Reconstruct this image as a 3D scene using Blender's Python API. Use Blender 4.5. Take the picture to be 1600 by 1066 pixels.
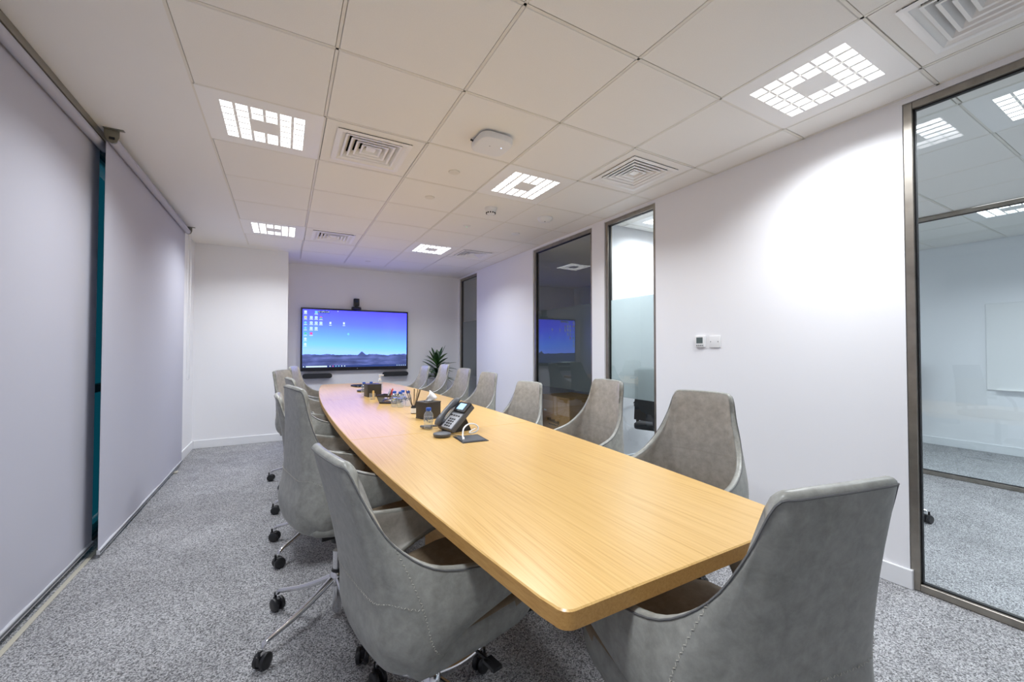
import bpy, bmesh, math, random
from mathutils import Vector, Matrix
random.seed(7)
S = bpy.context.scene
COL = S.collection
PI = math.pi
for o in list(bpy.data.objects): bpy.data.objects.remove(o, do_unlink=True)

# ------------------------------------------------------------------ camera
CEIL = 2.55
def cam_axes(yaw, pitch, roll):
    f = Vector((math.sin(yaw)*math.cos(pitch), math.cos(yaw)*math.cos(pitch), math.sin(pitch)))
    rt = Vector((math.cos(yaw), -math.sin(yaw), 0)); up = rt.cross(f)
    c, s = math.cos(roll), math.sin(roll)
    return c*rt+s*up, -s*rt+c*up, f
cr_, cu_, cf_ = cam_axes(0.510219691, 0.0189283423, 0.000766812068)
cd = bpy.data.cameras.new('camera'); cam = bpy.data.objects.new('camera', cd); COL.objects.link(cam)
m = Matrix.Identity(4)
for i in range(3): m[i][0] = cr_[i]; m[i][1] = cu_[i]; m[i][2] = -cf_[i]
m[0][3], m[1][3], m[2][3] = 0.4096, -1.91106, 1.235
cam.matrix_world = m
cd.sensor_width = 36; cd.sensor_fit = 'HORIZONTAL'; cd.lens = 636.233/1600*36
cd.shift_y = 0.00011; cd.clip_start = 0.02; cd.clip_end = 60
S.camera = cam

# ------------------------------------------------------------------ world, exposure
w = bpy.data.worlds.new('world'); S.world = w; w.use_nodes = True
w.node_tree.nodes['Background'].inputs[0].default_value = (0.02, 0.24, 0.32, 1)
w.node_tree.nodes['Background'].inputs[1].default_value = 0.5
vs = S.view_settings
vs.view_transform = 'Standard'; vs.look = 'None'; vs.gamma = 1; vs.use_curve_mapping = False
EXPOSURE = 0.12
vs.exposure = EXPOSURE
LAMP = 3.6           # radiance of a lamp cell
POWER = 20.5         # watts of each louvred lamp, beam limited by its louvre
S.cycles.max_bounces = 10; S.cycles.diffuse_bounces = 6; S.cycles.glossy_bounces = 4
S.cycles.transmission_bounces = 8; S.cycles.transparent_max_bounces = 16

# ------------------------------------------------------------------ materials
def srgb(r, g, b):
    f = lambda c: (c/255/12.92) if c/255 <= .04045 else ((c/255+.055)/1.055)**2.4
    return (f(r), f(g), f(b))
def newmat(name):
    mt = bpy.data.materials.new(name); mt.use_nodes = True
    return mt, mt.node_tree, mt.node_tree.nodes['Principled BSDF']
def mat(name, col, rough=.5, metal=0, spec=.5, noise=0, nscale=30, bump=0, bscale=200, coat=0, emis=None, estr=0):
    mt, t, b = newmat(name)
    b.inputs['Base Color'].default_value = (*col, 1)
    b.inputs['Roughness'].default_value = rough; b.inputs['Metallic'].default_value = metal
    b.inputs['Specular IOR Level'].default_value = spec
    if coat: b.inputs['Coat Weight'].default_value = coat; b.inputs['Coat Roughness'].default_value = .12
    if emis: b.inputs['Emission Color'].default_value = (*emis, 1); b.inputs['Emission Strength'].default_value = estr
    if noise or bump:
        tc = t.nodes.new('ShaderNodeTexCoord')
    if noise:
        n = t.nodes.new('ShaderNodeTexNoise'); n.inputs['Scale'].default_value = nscale; n.inputs['Detail'].default_value = 4
        t.links.new(tc.outputs['Object'], n.inputs['Vector'])
        r = t.nodes.new('ShaderNodeValToRGB')
        r.color_ramp.elements[0].position = .3; r.color_ramp.elements[1].position = .7
        r.color_ramp.elements[0].color = (*[c*(1-noise) for c in col], 1)
        r.color_ramp.elements[1].color = (*[min(1, c*(1+noise)) for c in col], 1)
        t.links.new(n.outputs['Fac'], r.inputs['Fac']); t.links.new(r.outputs['Color'], b.inputs['Base Color'])
    if bump:
        n2 = t.nodes.new('ShaderNodeTexNoise'); n2.inputs['Scale'].default_value = bscale; n2.inputs['Detail'].default_value = 2
        t.links.new(tc.outputs['Object'], n2.inputs['Vector'])
        bp = t.nodes.new('ShaderNodeBump'); bp.inputs['Strength'].default_value = bump; bp.inputs['Distance'].default_value = .002
        t.links.new(n2.outputs['Fac'], bp.inputs['Height']); t.links.new(bp.outputs['Normal'], b.inputs['Normal'])
    return mt
M = {}
M['wall'] = mat('white_paint', (.86, .86, .88), .55, bump=.05, bscale=300)
M['soffit'] = mat('ceiling_paint', (.86, .85, .83), .7)
M['tile'] = mat('ceiling_tile_board', (.88, .86, .82), .8, noise=.02, nscale=250, bump=.2, bscale=500)
M['tbar'] = mat('grid_bar_paint', (.80, .77, .70), .5)
M['white_metal'] = mat('white_enamel', (.90, .89, .87), .4)
M['skirting'] = mat('skirting_paint', (.82, .83, .85), .35)
M['void'] = mat('dark_plenum', (.01, .01, .01), .9)
M['steel'] = mat('brushed_steel', (.34, .31, .27), .34, metal=.9, noise=.12, nscale=14)
M['gasket'] = mat('black_gasket', (.01, .01, .012), .5)
M['alum'] = mat('grey_aluminium', (.66, .67, .70), .4, metal=.3)
M['olive'] = mat('olive_metal', (.30, .285, .23), .35, metal=.75)
M['chrome'] = mat('chrome', (.72, .72, .74), .12, metal=1)
M['black'] = mat('black_plastic', (.016, .016, .018), .35)
M['black_soft'] = mat('black_mesh_fabric', (.02, .021, .024), .7, bump=.4, bscale=400)
M['black_leather'] = mat('black_leather', (.028, .024, .02), .42, bump=.2, bscale=300)
M['grey_plastic'] = mat('grey_plastic', (.09, .095, .105), .4)
M['keypad'] = mat('silver_keypad', (.34, .35, .38), .35)
M['white_plastic'] = mat('white_plastic', (.82, .82, .82), .35)
M['cream'] = mat('cream_stone', (.50, .47, .39), .5)
M['stitch'] = mat('pale_thread', (.50, .48, .42), .8)
M['seam'] = mat('dark_seam', (.13, .13, .13), .8)
M['card'] = mat('cardboard', (.42, .24, .08), .7, noise=.12, nscale=12)
M['tape'] = mat('parcel_tape', (.50, .33, .19), .3)
M['redprint'] = mat('red_print', (.45, .04, .02), .6)
M['darkprint'] = mat('dark_print', (.07, .05, .03), .6)
M['tissue'] = mat('tissue_paper', (.86, .86, .88), .9)
M['bluecap'] = mat('blue_cap', (.02, .09, .42), .35)
M['label'] = mat('paper_label', (.78, .78, .76), .6)
M['stick'] = mat('dark_reed', (.05, .03, .015), .7)
M['leaf'] = mat('leaf_green', (.025, .075, .02), .35, noise=.5, nscale=9)
M['leaf2'] = mat('leaf_pale_green', (.10, .22, .05), .35, noise=.4, nscale=9)
M['stem'] = mat('plant_stem', (.10, .12, .04), .6)
M['soil'] = mat('soil', (.03, .02, .012), .9)
M['pot'] = mat('dark_planter', (.05, .055, .06), .4)
M['yellow'] = mat('yellow_wrapper', (.78, .60, .02), .3)
M['red'] = mat('red_wrapper', (.55, .03, .02), .3)
M['navy'] = mat('navy_wrapper', (.03, .04, .26), .25)
M['brown'] = mat('brown_wrapper', (.16, .06, .02), .35)
M['gold'] = mat('golden_biscuit', (.66, .42, .12), .5)
M['silver'] = mat('silver_wrapper', (.66, .66, .72), .22, metal=.6)
M['tabletglass'] = mat('dark_screen_glass', (.01, .02, .06), .08)
M['lcd'] = mat('lit_lcd', (.2, .3, .4), .3, emis=(.33, .62, .95), estr=1.0)
M['lcd_off'] = mat('grey_lcd', (.10, .13, .13), .25)
M['led_green'] = mat('green_led', (.1, .8, .3), .4, emis=(.15, 1, .35), estr=1.4)
M['led_blue'] = mat('blue_led', (.3, .5, 1), .4, emis=(.45, .62, 1), estr=2.5)
M['carton_white'] = mat('white_card', (.75, .75, .75), .5)

def emat(name, col, s):
    mt = bpy.data.materials.new(name); mt.use_nodes = True; t = mt.node_tree; t.nodes.clear()
    e = t.nodes.new('ShaderNodeEmission'); e.inputs[0].default_value = (*col, 1); e.inputs[1].default_value = s
    o = t.nodes.new('ShaderNodeOutputMaterial'); t.links.new(e.outputs[0], o.inputs[0]); return mt
M['lamp'] = emat('lamp_glow', (.97, .98, 1.0), LAMP)

def glass(name, tint, ior=1.5, rough=0.0, boost=1.0, haze=0):
    mt = bpy.data.materials.new(name); mt.use_nodes = True; t = mt.node_tree; t.nodes.clear()
    tr = t.nodes.new('ShaderNodeBsdfTransparent'); tr.inputs[0].default_value = (*tint, 1)
    gl = t.nodes.new('ShaderNodeBsdfGlossy'); gl.inputs['Roughness'].default_value = rough
    fr = t.nodes.new('ShaderNodeFresnel'); fr.inputs[0].default_value = ior
    mu = t.nodes.new('ShaderNodeMath'); mu.operation = 'MULTIPLY'; mu.inputs[1].default_value = boost; mu.use_clamp = True
    mx = t.nodes.new('ShaderNodeMixShader'); o = t.nodes.new('ShaderNodeOutputMaterial')
    ge = t.nodes.new('ShaderNodeNewGeometry'); iv = t.nodes.new('ShaderNodeMath'); iv.operation = 'SUBTRACT'; iv.inputs[0].default_value = 1
    m2 = t.nodes.new('ShaderNodeMath'); m2.operation = 'MULTIPLY'
    t.links.new(ge.outputs['Backfacing'], iv.inputs[1]); t.links.new(iv.outputs[0], m2.inputs[1])
    t.links.new(fr.outputs[0], mu.inputs[0]); t.links.new(mu.outputs[0], m2.inputs[0]); t.links.new(m2.outputs[0], mx.inputs[0])
    base = tr
    if haze:
        df = t.nodes.new('ShaderNodeBsdfDiffuse'); df.inputs[0].default_value = (.78, .86, .95, 1)
        base = t.nodes.new('ShaderNodeMixShader'); base.inputs[0].default_value = haze
        t.links.new(tr.outputs[0], base.inputs[1]); t.links.new(df.outputs[0], base.inputs[2])
    t.links.new(base.outputs[0], mx.inputs[1]); t.links.new(gl.outputs[0], mx.inputs[2]); t.links.new(mx.outputs[0], o.inputs[0])
    return mt
M['glass'] = glass('partition_glass', (.955, .982, .988), 1.5, 0, 2.1)
M['winglass'] = glass('window_glass', (.45, .62, .66), 1.5, 0, 1.0)
M['plastic_clear'] = glass('clear_bottle_plastic', (.955, .975, .995), 1.45, .03, 2.2, .13)
M['water'] = glass('water', (.965, .98, .99), 1.33, 0, 1.2)
def film():
    mt = bpy.data.materials.new('frosted_film'); mt.use_nodes = True; t = mt.node_tree; t.nodes.clear()
    tr = t.nodes.new('ShaderNodeBsdfTransparent'); tr.inputs[0].default_value = (.80, .86, .86, 1)
    tl = t.nodes.new('ShaderNodeBsdfTranslucent'); tl.inputs[0].default_value = (.60, .68, .68, 1)
    df = t.nodes.new('ShaderNodeBsdfDiffuse'); df.inputs[0].default_value = (.17, .20, .195, 1)
    m1 = t.nodes.new('ShaderNodeMixShader'); m1.inputs[0].default_value = .32
    m2 = t.nodes.new('ShaderNodeMixShader'); m2.inputs[0].default_value = .20
    o = t.nodes.new('ShaderNodeOutputMaterial')
    t.links.new(tl.outputs[0], m1.inputs[1]); t.links.new(df.outputs[0], m1.inputs[2])
    t.links.new(m1.outputs[0], m2.inputs[1]); t.links.new(tr.outputs[0], m2.inputs[2]); t.links.new(m2.outputs[0], o.inputs[0])
    return mt
M['film'] = film()

def carpet():
    mt, t, b = newmat('grey_loop_carpet')
    tc = t.nodes.new('ShaderNodeTexCoord')
    v = t.nodes.new('ShaderNodeTexVoronoi'); v.inputs['Scale'].default_value = 240
    n = t.nodes.new('ShaderNodeTexNoise'); n.inputs['Scale'].default_value = 5; n.inputs['Detail'].default_value = 6
    t.links.new(tc.outputs['Object'], v.inputs['Vector']); t.links.new(tc.outputs['Object'], n.inputs['Vector'])
    r = t.nodes.new('ShaderNodeValToRGB'); e = r.color_ramp.elements
    e[0].position = .05; e[0].color = (.11, .11, .114, 1); e[1].position = .95; e[1].color = (.60, .60, .615, 1)
    sx = t.nodes.new('ShaderNodeSeparateColor'); t.links.new(v.outputs['Color'], sx.inputs[0]); t.links.new(sx.outputs[0], r.inputs['Fac'])
    r2 = t.nodes.new('ShaderNodeMapRange'); r2.inputs['To Min'].default_value = .72; r2.inputs['To Max'].default_value = 1.22
    t.links.new(n.outputs['Fac'], r2.inputs['Value'])
    mx = t.nodes.new('ShaderNodeVectorMath'); mx.operation = 'SCALE'
    t.links.new(r.outputs['Color'], mx.inputs[0]); t.links.new(r2.outputs[0], mx.inputs['Scale'])
    t.links.new(mx.outputs[0], b.inputs['Base Color'])
    b.inputs['Roughness'].default_value = .95; b.inputs['Specular IOR Level'].default_value = .15
    bp = t.nodes.new('ShaderNodeBump'); bp.inputs['Strength'].default_value = .7; bp.inputs['Distance'].default_value = .006
    t.links.new(v.outputs['Distance'], bp.inputs['Height']); bp.invert = True; t.links.new(bp.outputs['Normal'], b.inputs['Normal'])
    return mt
M['carpet'] = carpet()

def leather(name, c0, c1, rough=.42):
    mt, t, b = newmat(name)
    tc = t.nodes.new('ShaderNodeTexCoord')
    n = t.nodes.new('ShaderNodeTexNoise'); n.inputs['Scale'].default_value = 30; n.inputs['Detail'].default_value = 8; n.inputs['Roughness'].default_value = .66
    n.inputs['Distortion'].default_value = .25
    t.links.new(tc.outputs['Object'], n.inputs['Vector'])
    r = t.nodes.new('ShaderNodeValToRGB'); e = r.color_ramp.elements
    e[0].position = .32; e[0].color = (*c0, 1); e[1].position = .68; e[1].color = (*c1, 1)
    t.links.new(n.outputs['Fac'], r.inputs['Fac']); t.links.new(r.outputs['Color'], b.inputs['Base Color'])
    b.inputs['Roughness'].default_value = rough; b.inputs['Specular IOR Level'].default_value = .45
    n2 = t.nodes.new('ShaderNodeTexNoise'); n2.inputs['Scale'].default_value = 260
    t.links.new(tc.outputs['Object'], n2.inputs['Vector'])
    bp = t.nodes.new('ShaderNodeBump'); bp.inputs['Strength'].default_value = .12; bp.inputs['Distance'].default_value = .001
    t.links.new(n2.outputs['Fac'], bp.inputs['Height']); t.links.new(bp.outputs['Normal'], b.inputs['Normal'])
    return mt
M['leather'] = leather('grey_leather', (.228, .230, .206), (.345, .345, .316), .38)
M['leather_in'] = leather('inner_leather_lit', (.34, .323, .292), (.48, .463, .428), .34)  # same leather as outside; warmer, lighter tone paints in the light on inner faces
M['seat_leather'] = leather('seat_leather', (.20, .15, .095), (.30, .235, .165), .5)

def wood(name, c0, c1, c2, rough=.28):
    mt, t, b = newmat(name)
    tc = t.nodes.new('ShaderNodeTexCoord'); mp = t.nodes.new('ShaderNodeMapping')
    mp.inputs['Scale'].default_value = (140, 1.8, 140)
    t.links.new(tc.outputs['Object'], mp.inputs['Vector'])
    n = t.nodes.new('ShaderNodeTexNoise'); n.inputs['Scale'].default_value = 1.0; n.inputs['Detail'].default_value = 5; n.inputs['Roughness'].default_value = .6
    n.inputs['Distortion'].default_value = .35
    t.links.new(mp.outputs[0], n.inputs['Vector'])
    mp2 = t.nodes.new('ShaderNodeMapping'); mp2.inputs['Scale'].default_value = (330, 5, 330)
    t.links.new(tc.outputs['Object'], mp2.inputs['Vector'])
    n2 = t.nodes.new('ShaderNodeTexNoise'); n2.inputs['Scale'].default_value = 1.0; n2.inputs['Detail'].default_value = 2
    t.links.new(mp2.outputs[0], n2.inputs['Vector'])
    ad = t.nodes.new('ShaderNodeMath'); ad.operation = 'MULTIPLY_ADD'; ad.inputs[1].default_value = .35
    t.links.new(n2.outputs['Fac'], ad.inputs[0]); 
    mul = t.nodes.new('ShaderNodeMath'); mul.operation = 'MULTIPLY'; mul.inputs[1].default_value = .65
    t.links.new(n.outputs['Fac'], mul.inputs[0]); t.links.new(mul.outputs[0], ad.inputs[2])
    r = t.nodes.new('ShaderNodeValToRGB'); e = r.color_ramp.elements
    e[0].position = .34; e[0].color = (*c0, 1); e[1].position = .66; e[1].color = (*c2, 1)
    x = r.color_ramp.elements.new(.48); x.color = (*c1, 1)
    t.links.new(ad.outputs[0], r.inputs['Fac']); t.links.new(r.outputs['Color'], b.inputs['Base Color'])
    b.inputs['Roughness'].default_value = rough; b.inputs['Specular IOR Level'].default_value = .5
    return mt
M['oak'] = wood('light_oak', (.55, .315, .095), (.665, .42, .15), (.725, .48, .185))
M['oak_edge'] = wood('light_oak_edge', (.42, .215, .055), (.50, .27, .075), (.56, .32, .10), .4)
def fabric():
    mt, t, b = newmat('blind_fabric')
    b.inputs['Base Color'].default_value = (.50, .50, .56, 1); b.inputs['Roughness'].default_value = .9
    b.inputs['Specular IOR Level'].default_value = .1
    tc = t.nodes.new('ShaderNodeTexCoord'); n = t.nodes.new('ShaderNodeTexNoise'); n.inputs['Scale'].default_value = 900
    t.links.new(tc.outputs['Object'], n.inputs['Vector'])
    bp = t.nodes.new('ShaderNodeBump'); bp.inputs['Strength'].default_value = .15; bp.inputs['Distance'].default_value = .001
    t.links.new(n.outputs['Fac'], bp.inputs['Height']); t.links.new(bp.outputs['Normal'], b.inputs['Normal'])
    return mt
M['fabric'] = fabric()

# ------------------------------------------------------------------ mesh helpers
class MB:
    def __init__(s): s.v = []; s.f = []; s.mi = []
    def add(s, vs, fs, mi=0):
        k = len(s.v); s.v += [tuple(v) for v in vs]; s.f += [tuple(i+k for i in f) for f in fs]; s.mi += [mi]*len(fs); return s
    def box(s, x0, x1, y0, y1, z0, z1, mi=0):
        return s.add([(x0,y0,z0),(x1,y0,z0),(x1,y1,z0),(x0,y1,z0),(x0,y0,z1),(x1,y0,z1),(x1,y1,z1),(x0,y1,z1)],
                     [(0,3,2,1),(4,5,6,7),(0,1,5,4),(1,2,6,5),(2,3,7,6),(3,0,4,7)], mi)
    def obox(s, c, sx, sy, sz, R=None, mi=0):
        R = R or Matrix.Identity(3); c = Vector(c); vs = []
        for z in (-1, 1):
            for x, y in ((-1,-1),(1,-1),(1,1),(-1,1)):
                vs.append(c + R @ Vector((x*sx/2, y*sy/2, z*sz/2)))
        return s.add(vs, [(0,3,2,1),(4,5,6,7),(0,1,5,4),(1,2,6,5),(2,3,7,6),(3,0,4,7)], mi)
    def lathe(s, prof, n=24, c=(0,0,0), R=None, mi=0, caps=True):
        c = Vector(c); R = R or Matrix.Identity(3); vs = []; fs = []
        for r, z in prof:
            for i in range(n):
                a = 2*PI*i/n; vs.append(c + R @ Vector((r*math.cos(a), r*math.sin(a), z)))
        for j in range(len(prof)-1):
            for i in range(n):
                k = (i+1) % n; fs.append((j*n+i, j*n+k, (j+1)*n+k, (j+1)*n+i))
        if caps:
            fs.append(tuple(range(n))[::-1]); fs.append(tuple((len(prof)-1)*n+i for i in range(n)))
        return s.add(vs, fs, mi)
    def cyl(s, a, b, r0, r1=None, n=16, mi=0):
        a = Vector(a); b = Vector(b); d = b-a; R = d.to_track_quat('Z', 'Y').to_matrix()
        return s.lathe([(r0, 0), (r1 if r1 is not None else r0, d.length)], n, a, R, mi)
    def tube(s, pts, r, n=10, mi=0, flat=1.0):
        pts = [Vector(p) for p in pts]; rings = []; up = Vector((0,0,1))
        for i, p in enumerate(pts):
            d = (pts[min(i+1, len(pts)-1)]-pts[max(i-1, 0)]).normalized()
            sd = d.cross(up)
            if sd.length < 1e-3: sd = d.cross(Vector((0,1,0)))
            sd.normalize(); u = sd.cross(d).normalized()
            rr = r[i] if isinstance(r, (list, tuple)) else r
            rings.append([p + sd*math.cos(2*PI*k/n)*rr + u*math.sin(2*PI*k/n)*rr*flat for k in range(n)])
        vs = [v for q in rings for v in q]; fs = []
        for j in range(len(rings)-1):
            for i in range(n):
                k = (i+1) % n; fs.append((j*n+i, (j+1)*n+i, (j+1)*n+k, j*n+k))
        fs.append(tuple(range(n))); fs.append(tuple((len(rings)-1)*n+i for i in range(n))[::-1])
        return s.add(vs, fs, mi)
    def prism(s, poly, z0, z1, mi=0, R=None, c=(0,0,0)):
        n = len(poly); c = Vector(c); R = R or Matrix.Identity(3)
        vs = [c + R @ Vector((x, y, z0)) for x, y in poly]+[c + R @ Vector((x, y, z1)) for x, y in poly]
        fs = [tuple(range(n))[::-1], tuple(range(n, 2*n))]+[(i, (i+1) % n, n+(i+1) % n, n+i) for i in range(n)]
        return s.add(vs, fs, mi)
    def grid(s, P, mi=0, closeu=False):
        nu = len(P); nv = len(P[0]); vs = [p for r in P for p in r]; fs = []
        for i in range(nu-1+(1 if closeu else 0)):
            for j in range(nv-1):
                a = i*nv+j; b = ((i+1) % nu)*nv+j; fs.append((a, b, b+1, a+1))
        return s.add(vs, fs, mi)
    def mesh(s, name, mats, bevel=0, seg=2, smooth=True, angle=35):
        me = bpy.data.meshes.new(name); me.from_pydata(s.v, [], s.f)
        for q in (mats if isinstance(mats, (list, tuple)) else [mats]): me.materials.append(M[q])
        for p, i in zip(me.polygons, s.mi): p.material_index = i
        me.validate(); bm = bmesh.new(); bm.from_mesh(me)
        bmesh.ops.recalc_face_normals(bm, faces=bm.faces)
        if bevel:
            es = [e for e in bm.edges if len(e.link_faces) == 2 and e.calc_face_angle(0) > math.radians(30)]
            bmesh.ops.bevel(bm, geom=es, offset=bevel, segments=seg, affect='EDGES', profile=.6, clamp_overlap=True)
        bm.to_mesh(me); bm.free()
        if smooth:
            for p in me.polygons: p.use_smooth = True
            me.set_sharp_from_angle(angle=math.radians(angle))
        return me
    def obj(s, name, mats, parent=None, loc=(0,0,0), rot=(0,0,0), **k):
        return link(name, s.mesh(name, mats, **k), parent, loc, rot)
def link(name, data, parent=None, loc=(0,0,0), rot=(0,0,0)):
    o = bpy.data.objects.new(name, data); COL.objects.link(o); o.location = loc; o.rotation_euler = rot
    if parent: o.parent = parent
    return o
def tag(o, label=None, cat=None, group=None, kind=None):
    if label: o['label'] = label
    if cat: o['category'] = cat
    if group: o['group'] = group
    if kind: o['kind'] = kind
    return o
def thing(name, label, cat, loc=(0,0,0), rz=0, group=None):
    return tag(link(name, None, None, loc, (0,0,rz)), label, cat, group)
def struct(o): o['kind'] = 'structure'; return o
def copy_tree(o, parent=None):
    c = o.copy(); COL.objects.link(c)
    if parent: c.parent = parent
    for ch in list(o.children): copy_tree(ch, c)
    return c
def box(x0, x1, y0, y1, z0, z1): return MB().box(x0, x1, y0, y1, z0, z1)

# ================================================================== SETTING
XL, XR = -0.57, 3.24
YB, YCOL, YREC = -3.6, 4.40, 5.20
XB, XC = 5.95, 7.80
struct(box(-.75, XC+.1, YB-.1, 5.3, -.12, 0).obj('floor', 'carpet', smooth=False))

# walls ------------------------------------------------------------
struct(box(XL-.12, XL, 3.42, YCOL+.8, 0, 2.66).obj('wall_left', 'wall', smooth=False))
fr = struct(box(XL, .45, YCOL, YREC, 0, 2.66).obj('wall_front_column', 'wall', smooth=False)); fr.name = 'wall_column'
struct(box(.45, XC+.1, YREC, YREC+.12, 0, 2.66).obj('wall_front', 'wall', smooth=False))
struct(box(-.75, XC+.1, YB-.12, YB, 0, 2.66).obj('wall_back', 'wall', smooth=False))
wr = struct(link('wall_right', None))
for a, b in ((-1.062, .575), (1.23, 1.42), (2.585, 4.365), (5.14, YREC)):
    box(XR, XR+.10, a, b, 0, 2.66).obj('wall_panel', 'wall', wr, smooth=False)
for a, b in ((YB, -1.062), (.575, 1.23), (1.42, 2.585), (4.365, 5.14)):
    box(XR, XR+.10, a, b, 2.522, 2.66).obj('header', 'wall', wr, smooth=False)
struct(box(XR+.101, XC, 1.32, 1.42, 0, 2.66).obj('wall_divider', 'wall', smooth=False))
struct(box(XC, XC+.1, YB, YREC, 0, 2.66).obj('wall_far_right', 'wall', smooth=False)).name = 'wall_outer'
struct(box(XB, XB+.1, 1.42, YREC, 0, 2.66).obj('wall_store', 'wall', smooth=False))

# skirtings ----------------------------------------------------------
def skirt(name, x0, x1, y0, y1): struct(box(x0, x1, y0, y1, 0, .10).obj(name, 'skirting', bevel=.003, seg=1))
skirt('baseboard_left', XL, XL+.014, 3.30, YCOL)
skirt('baseboard_column', XL+.014, .45, YCOL-.014, YCOL)
skirt('baseboard_front', .45, XR, YREC-.014, YREC)
bb = struct(link('baseboard_right', None))
for a, b in ((-1.075, .575), (1.23, 1.42), (2.585, 4.365)):
    box(XR-.014, XR, a, b, 0, .10).obj('board', 'skirting', bb, bevel=.003, seg=1)
box(XR, XR+.03, -1.075, -1.062, 0, .10).obj('return_board', 'skirting', bb, smooth=False)
skirt('baseboard_divider', XR+.102, XB-.03, 1.306, 1.32)
skirt('baseboard_outer', XC-.014, XC, YB, 1.32)

# glass partitions ---------------------------------------------------
def partition(name, x, y0, y1, z0, z1, fz=(.765, 1.725), fw=.036, fd=.06, filmx=.008):
    w_ = struct(link(name, None, None, (x, y0, 0))); L = y1-y0
    f = MB()
    f.box(-fd/2, fd/2, fw, L-fw, z0, z0+fw); f.box(-fd/2, fd/2, fw, L-fw, z1-fw, z1)
    f.box(-fd/2, fd/2, 0, fw, z0, z1); f.box(-fd/2, fd/2, L-fw, L, z0, z1)
    f.obj('steel_frame', 'steel', w_, bevel=.002, seg=1)
    g = MB(); e = .006
    for a, b, c, d in ((fw, L-fw, z0+fw, z0+fw+e), (fw, L-fw, z1-fw-e, z1-fw), (fw, fw+e, z0+fw, z1-fw), (L-fw-e, L-fw, z0+fw, z1-fw)):
        g.box(-.011, .011, a, b, c, d)
    g.obj('gasket', 'gasket', w_, smooth=False)
    box(-.004, .004, fw+e, L-fw-e, z0+fw+e, z1-fw-e).obj('glass_pane', 'glass', w_, smooth=False)
    if fz:
        MB().add([(filmx, fw+e, fz[0]), (filmx, L-fw-e, fz[0]), (filmx, L-fw-e, fz[1]), (filmx, fw+e, fz[1])], [(0,1,2,3)]).obj('frosted_film', 'film', w_, smooth=False)
    return w_
partition('window_1', XR+.035, YB+.01, -1.063, .002, 2.52, fz=None)
partition('window_2', XR+.045, .577, 1.228, .002, 2.52)
partition('window_3', XR+.045, 1.422, 2.583, .002, 2.52)
partition('window_4', XR+.045, 4.367, 5.138, .002, 2.52)
partition('window_5', XB+.04, YB+.01, 1.318, .002, 2.545, fz=None)

# curtain wall behind the blinds --------------------------------------
win = struct(link('window_6', None, None, (-.665, 0, 0)))
f = MB()
for y in (-3.58, -2.4, -1.2, 0.0, 1.2, 2.3, 3.36):
    f.box(-.03, .025, y, y+.05, .02, 2.55)
for z, h_ in ((.0, .022), (2.50, .05), (.95, .05)): f.box(-.03, .02, -3.58, 3.41, z, z+h_)
f.obj('mullion_frame', 'gasket', win, bevel=.002, seg=1)
for a, b in ((-3.53, -2.4), (-2.35, -1.2), (-1.15, 0), (.05, 1.2), (1.25, 2.3), (2.35, 3.36)):
    box(-.006, .006, a, b, .022, 2.5).obj('glass_pane', 'winglass', win, smooth=False)
struct(box(-.588, -.566, YB, 3.26, 0, .006).obj('trim_1', 'cream', bevel=.002, seg=1))
struct(box(-.64, -.50, 3.24, 3.30, 0, .012).obj('trim_2', 'cream', bevel=.002, seg=1))

# ceiling -------------------------------------------------------------
ce = struct(box(-.75, XC+.1, YB-.1, 5.3, 2.66, 2.72).obj('ceiling', 'soffit', smooth=False))
BW = .013
so = MB()
so.box(-.75, -BW/2, YB, YCOL, CEIL, 2.58); so.box(-BW/2, .6, 4.2+BW/2, YCOL, CEIL, 2.58)
so.box(.45, .6-BW/2, YCOL, YREC, CEIL, 2.58); so.box(.6-BW/2, XR, 4.8+BW/2, YREC, CEIL, 2.58)
so.obj('plasterboard_margin', 'soffit', ce, smooth=False)
# main room grid: x 0..3.0 (+.24 cut strip), rows from -3.6
BW = .013
used = {(0, 1): 'l', (4, -2): 'l', (3, 1): 'l', (0, 5): 'l', (3, 5): 'l', (0, -3): 'l', 
        (1, 1): 'v', (1, 5): 'v', (4, 0): 'v', (4, 5): 'v', (4, -3): 'v'}
g = MB()
for i in range(6):
    ye = 4.2 if i == 0 else (4.8)
    g.box(.6*i-BW/2, .6*i+BW/2, YB, ye, CEIL, CEIL+.03)
for j in range(-6, 9):
    xa = 0 if j <= 7 else .6
    g.box(xa, XR, .6*j-BW/2, .6*j+BW/2, CEIL, CEIL+.025)
g.box(XR-.018, XR, YB, YREC, CEIL, CEIL+.02)
g.obj('grid_bars', 'tbar', ce, smooth=False)
def tile_mesh(wx, wy):
    return box(-wx/2, wx/2, -wy/2, wy/2, 0, .018).mesh('ceiling_tile', 'tile', bevel=.0025, seg=1)
TM = tile_mesh(.583, .583); TC = tile_mesh(.208, .583)
random.seed(3)
for i in range(6):
    for j in range(-6, 8):
        if i == 0 and j > 6: continue
        if (i, j) in used: continue
        if i < 5: o = link('ceiling_tile', TM, ce, (.6*i+.3, .6*j+.3, CEIL-.001+random.uniform(-.0006, .001)))
        else: o = link('ceiling_tile', TC, ce, (3.115, .6*j+.3, CEIL-.001+random.uniform(-.0006, .001)))
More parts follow.
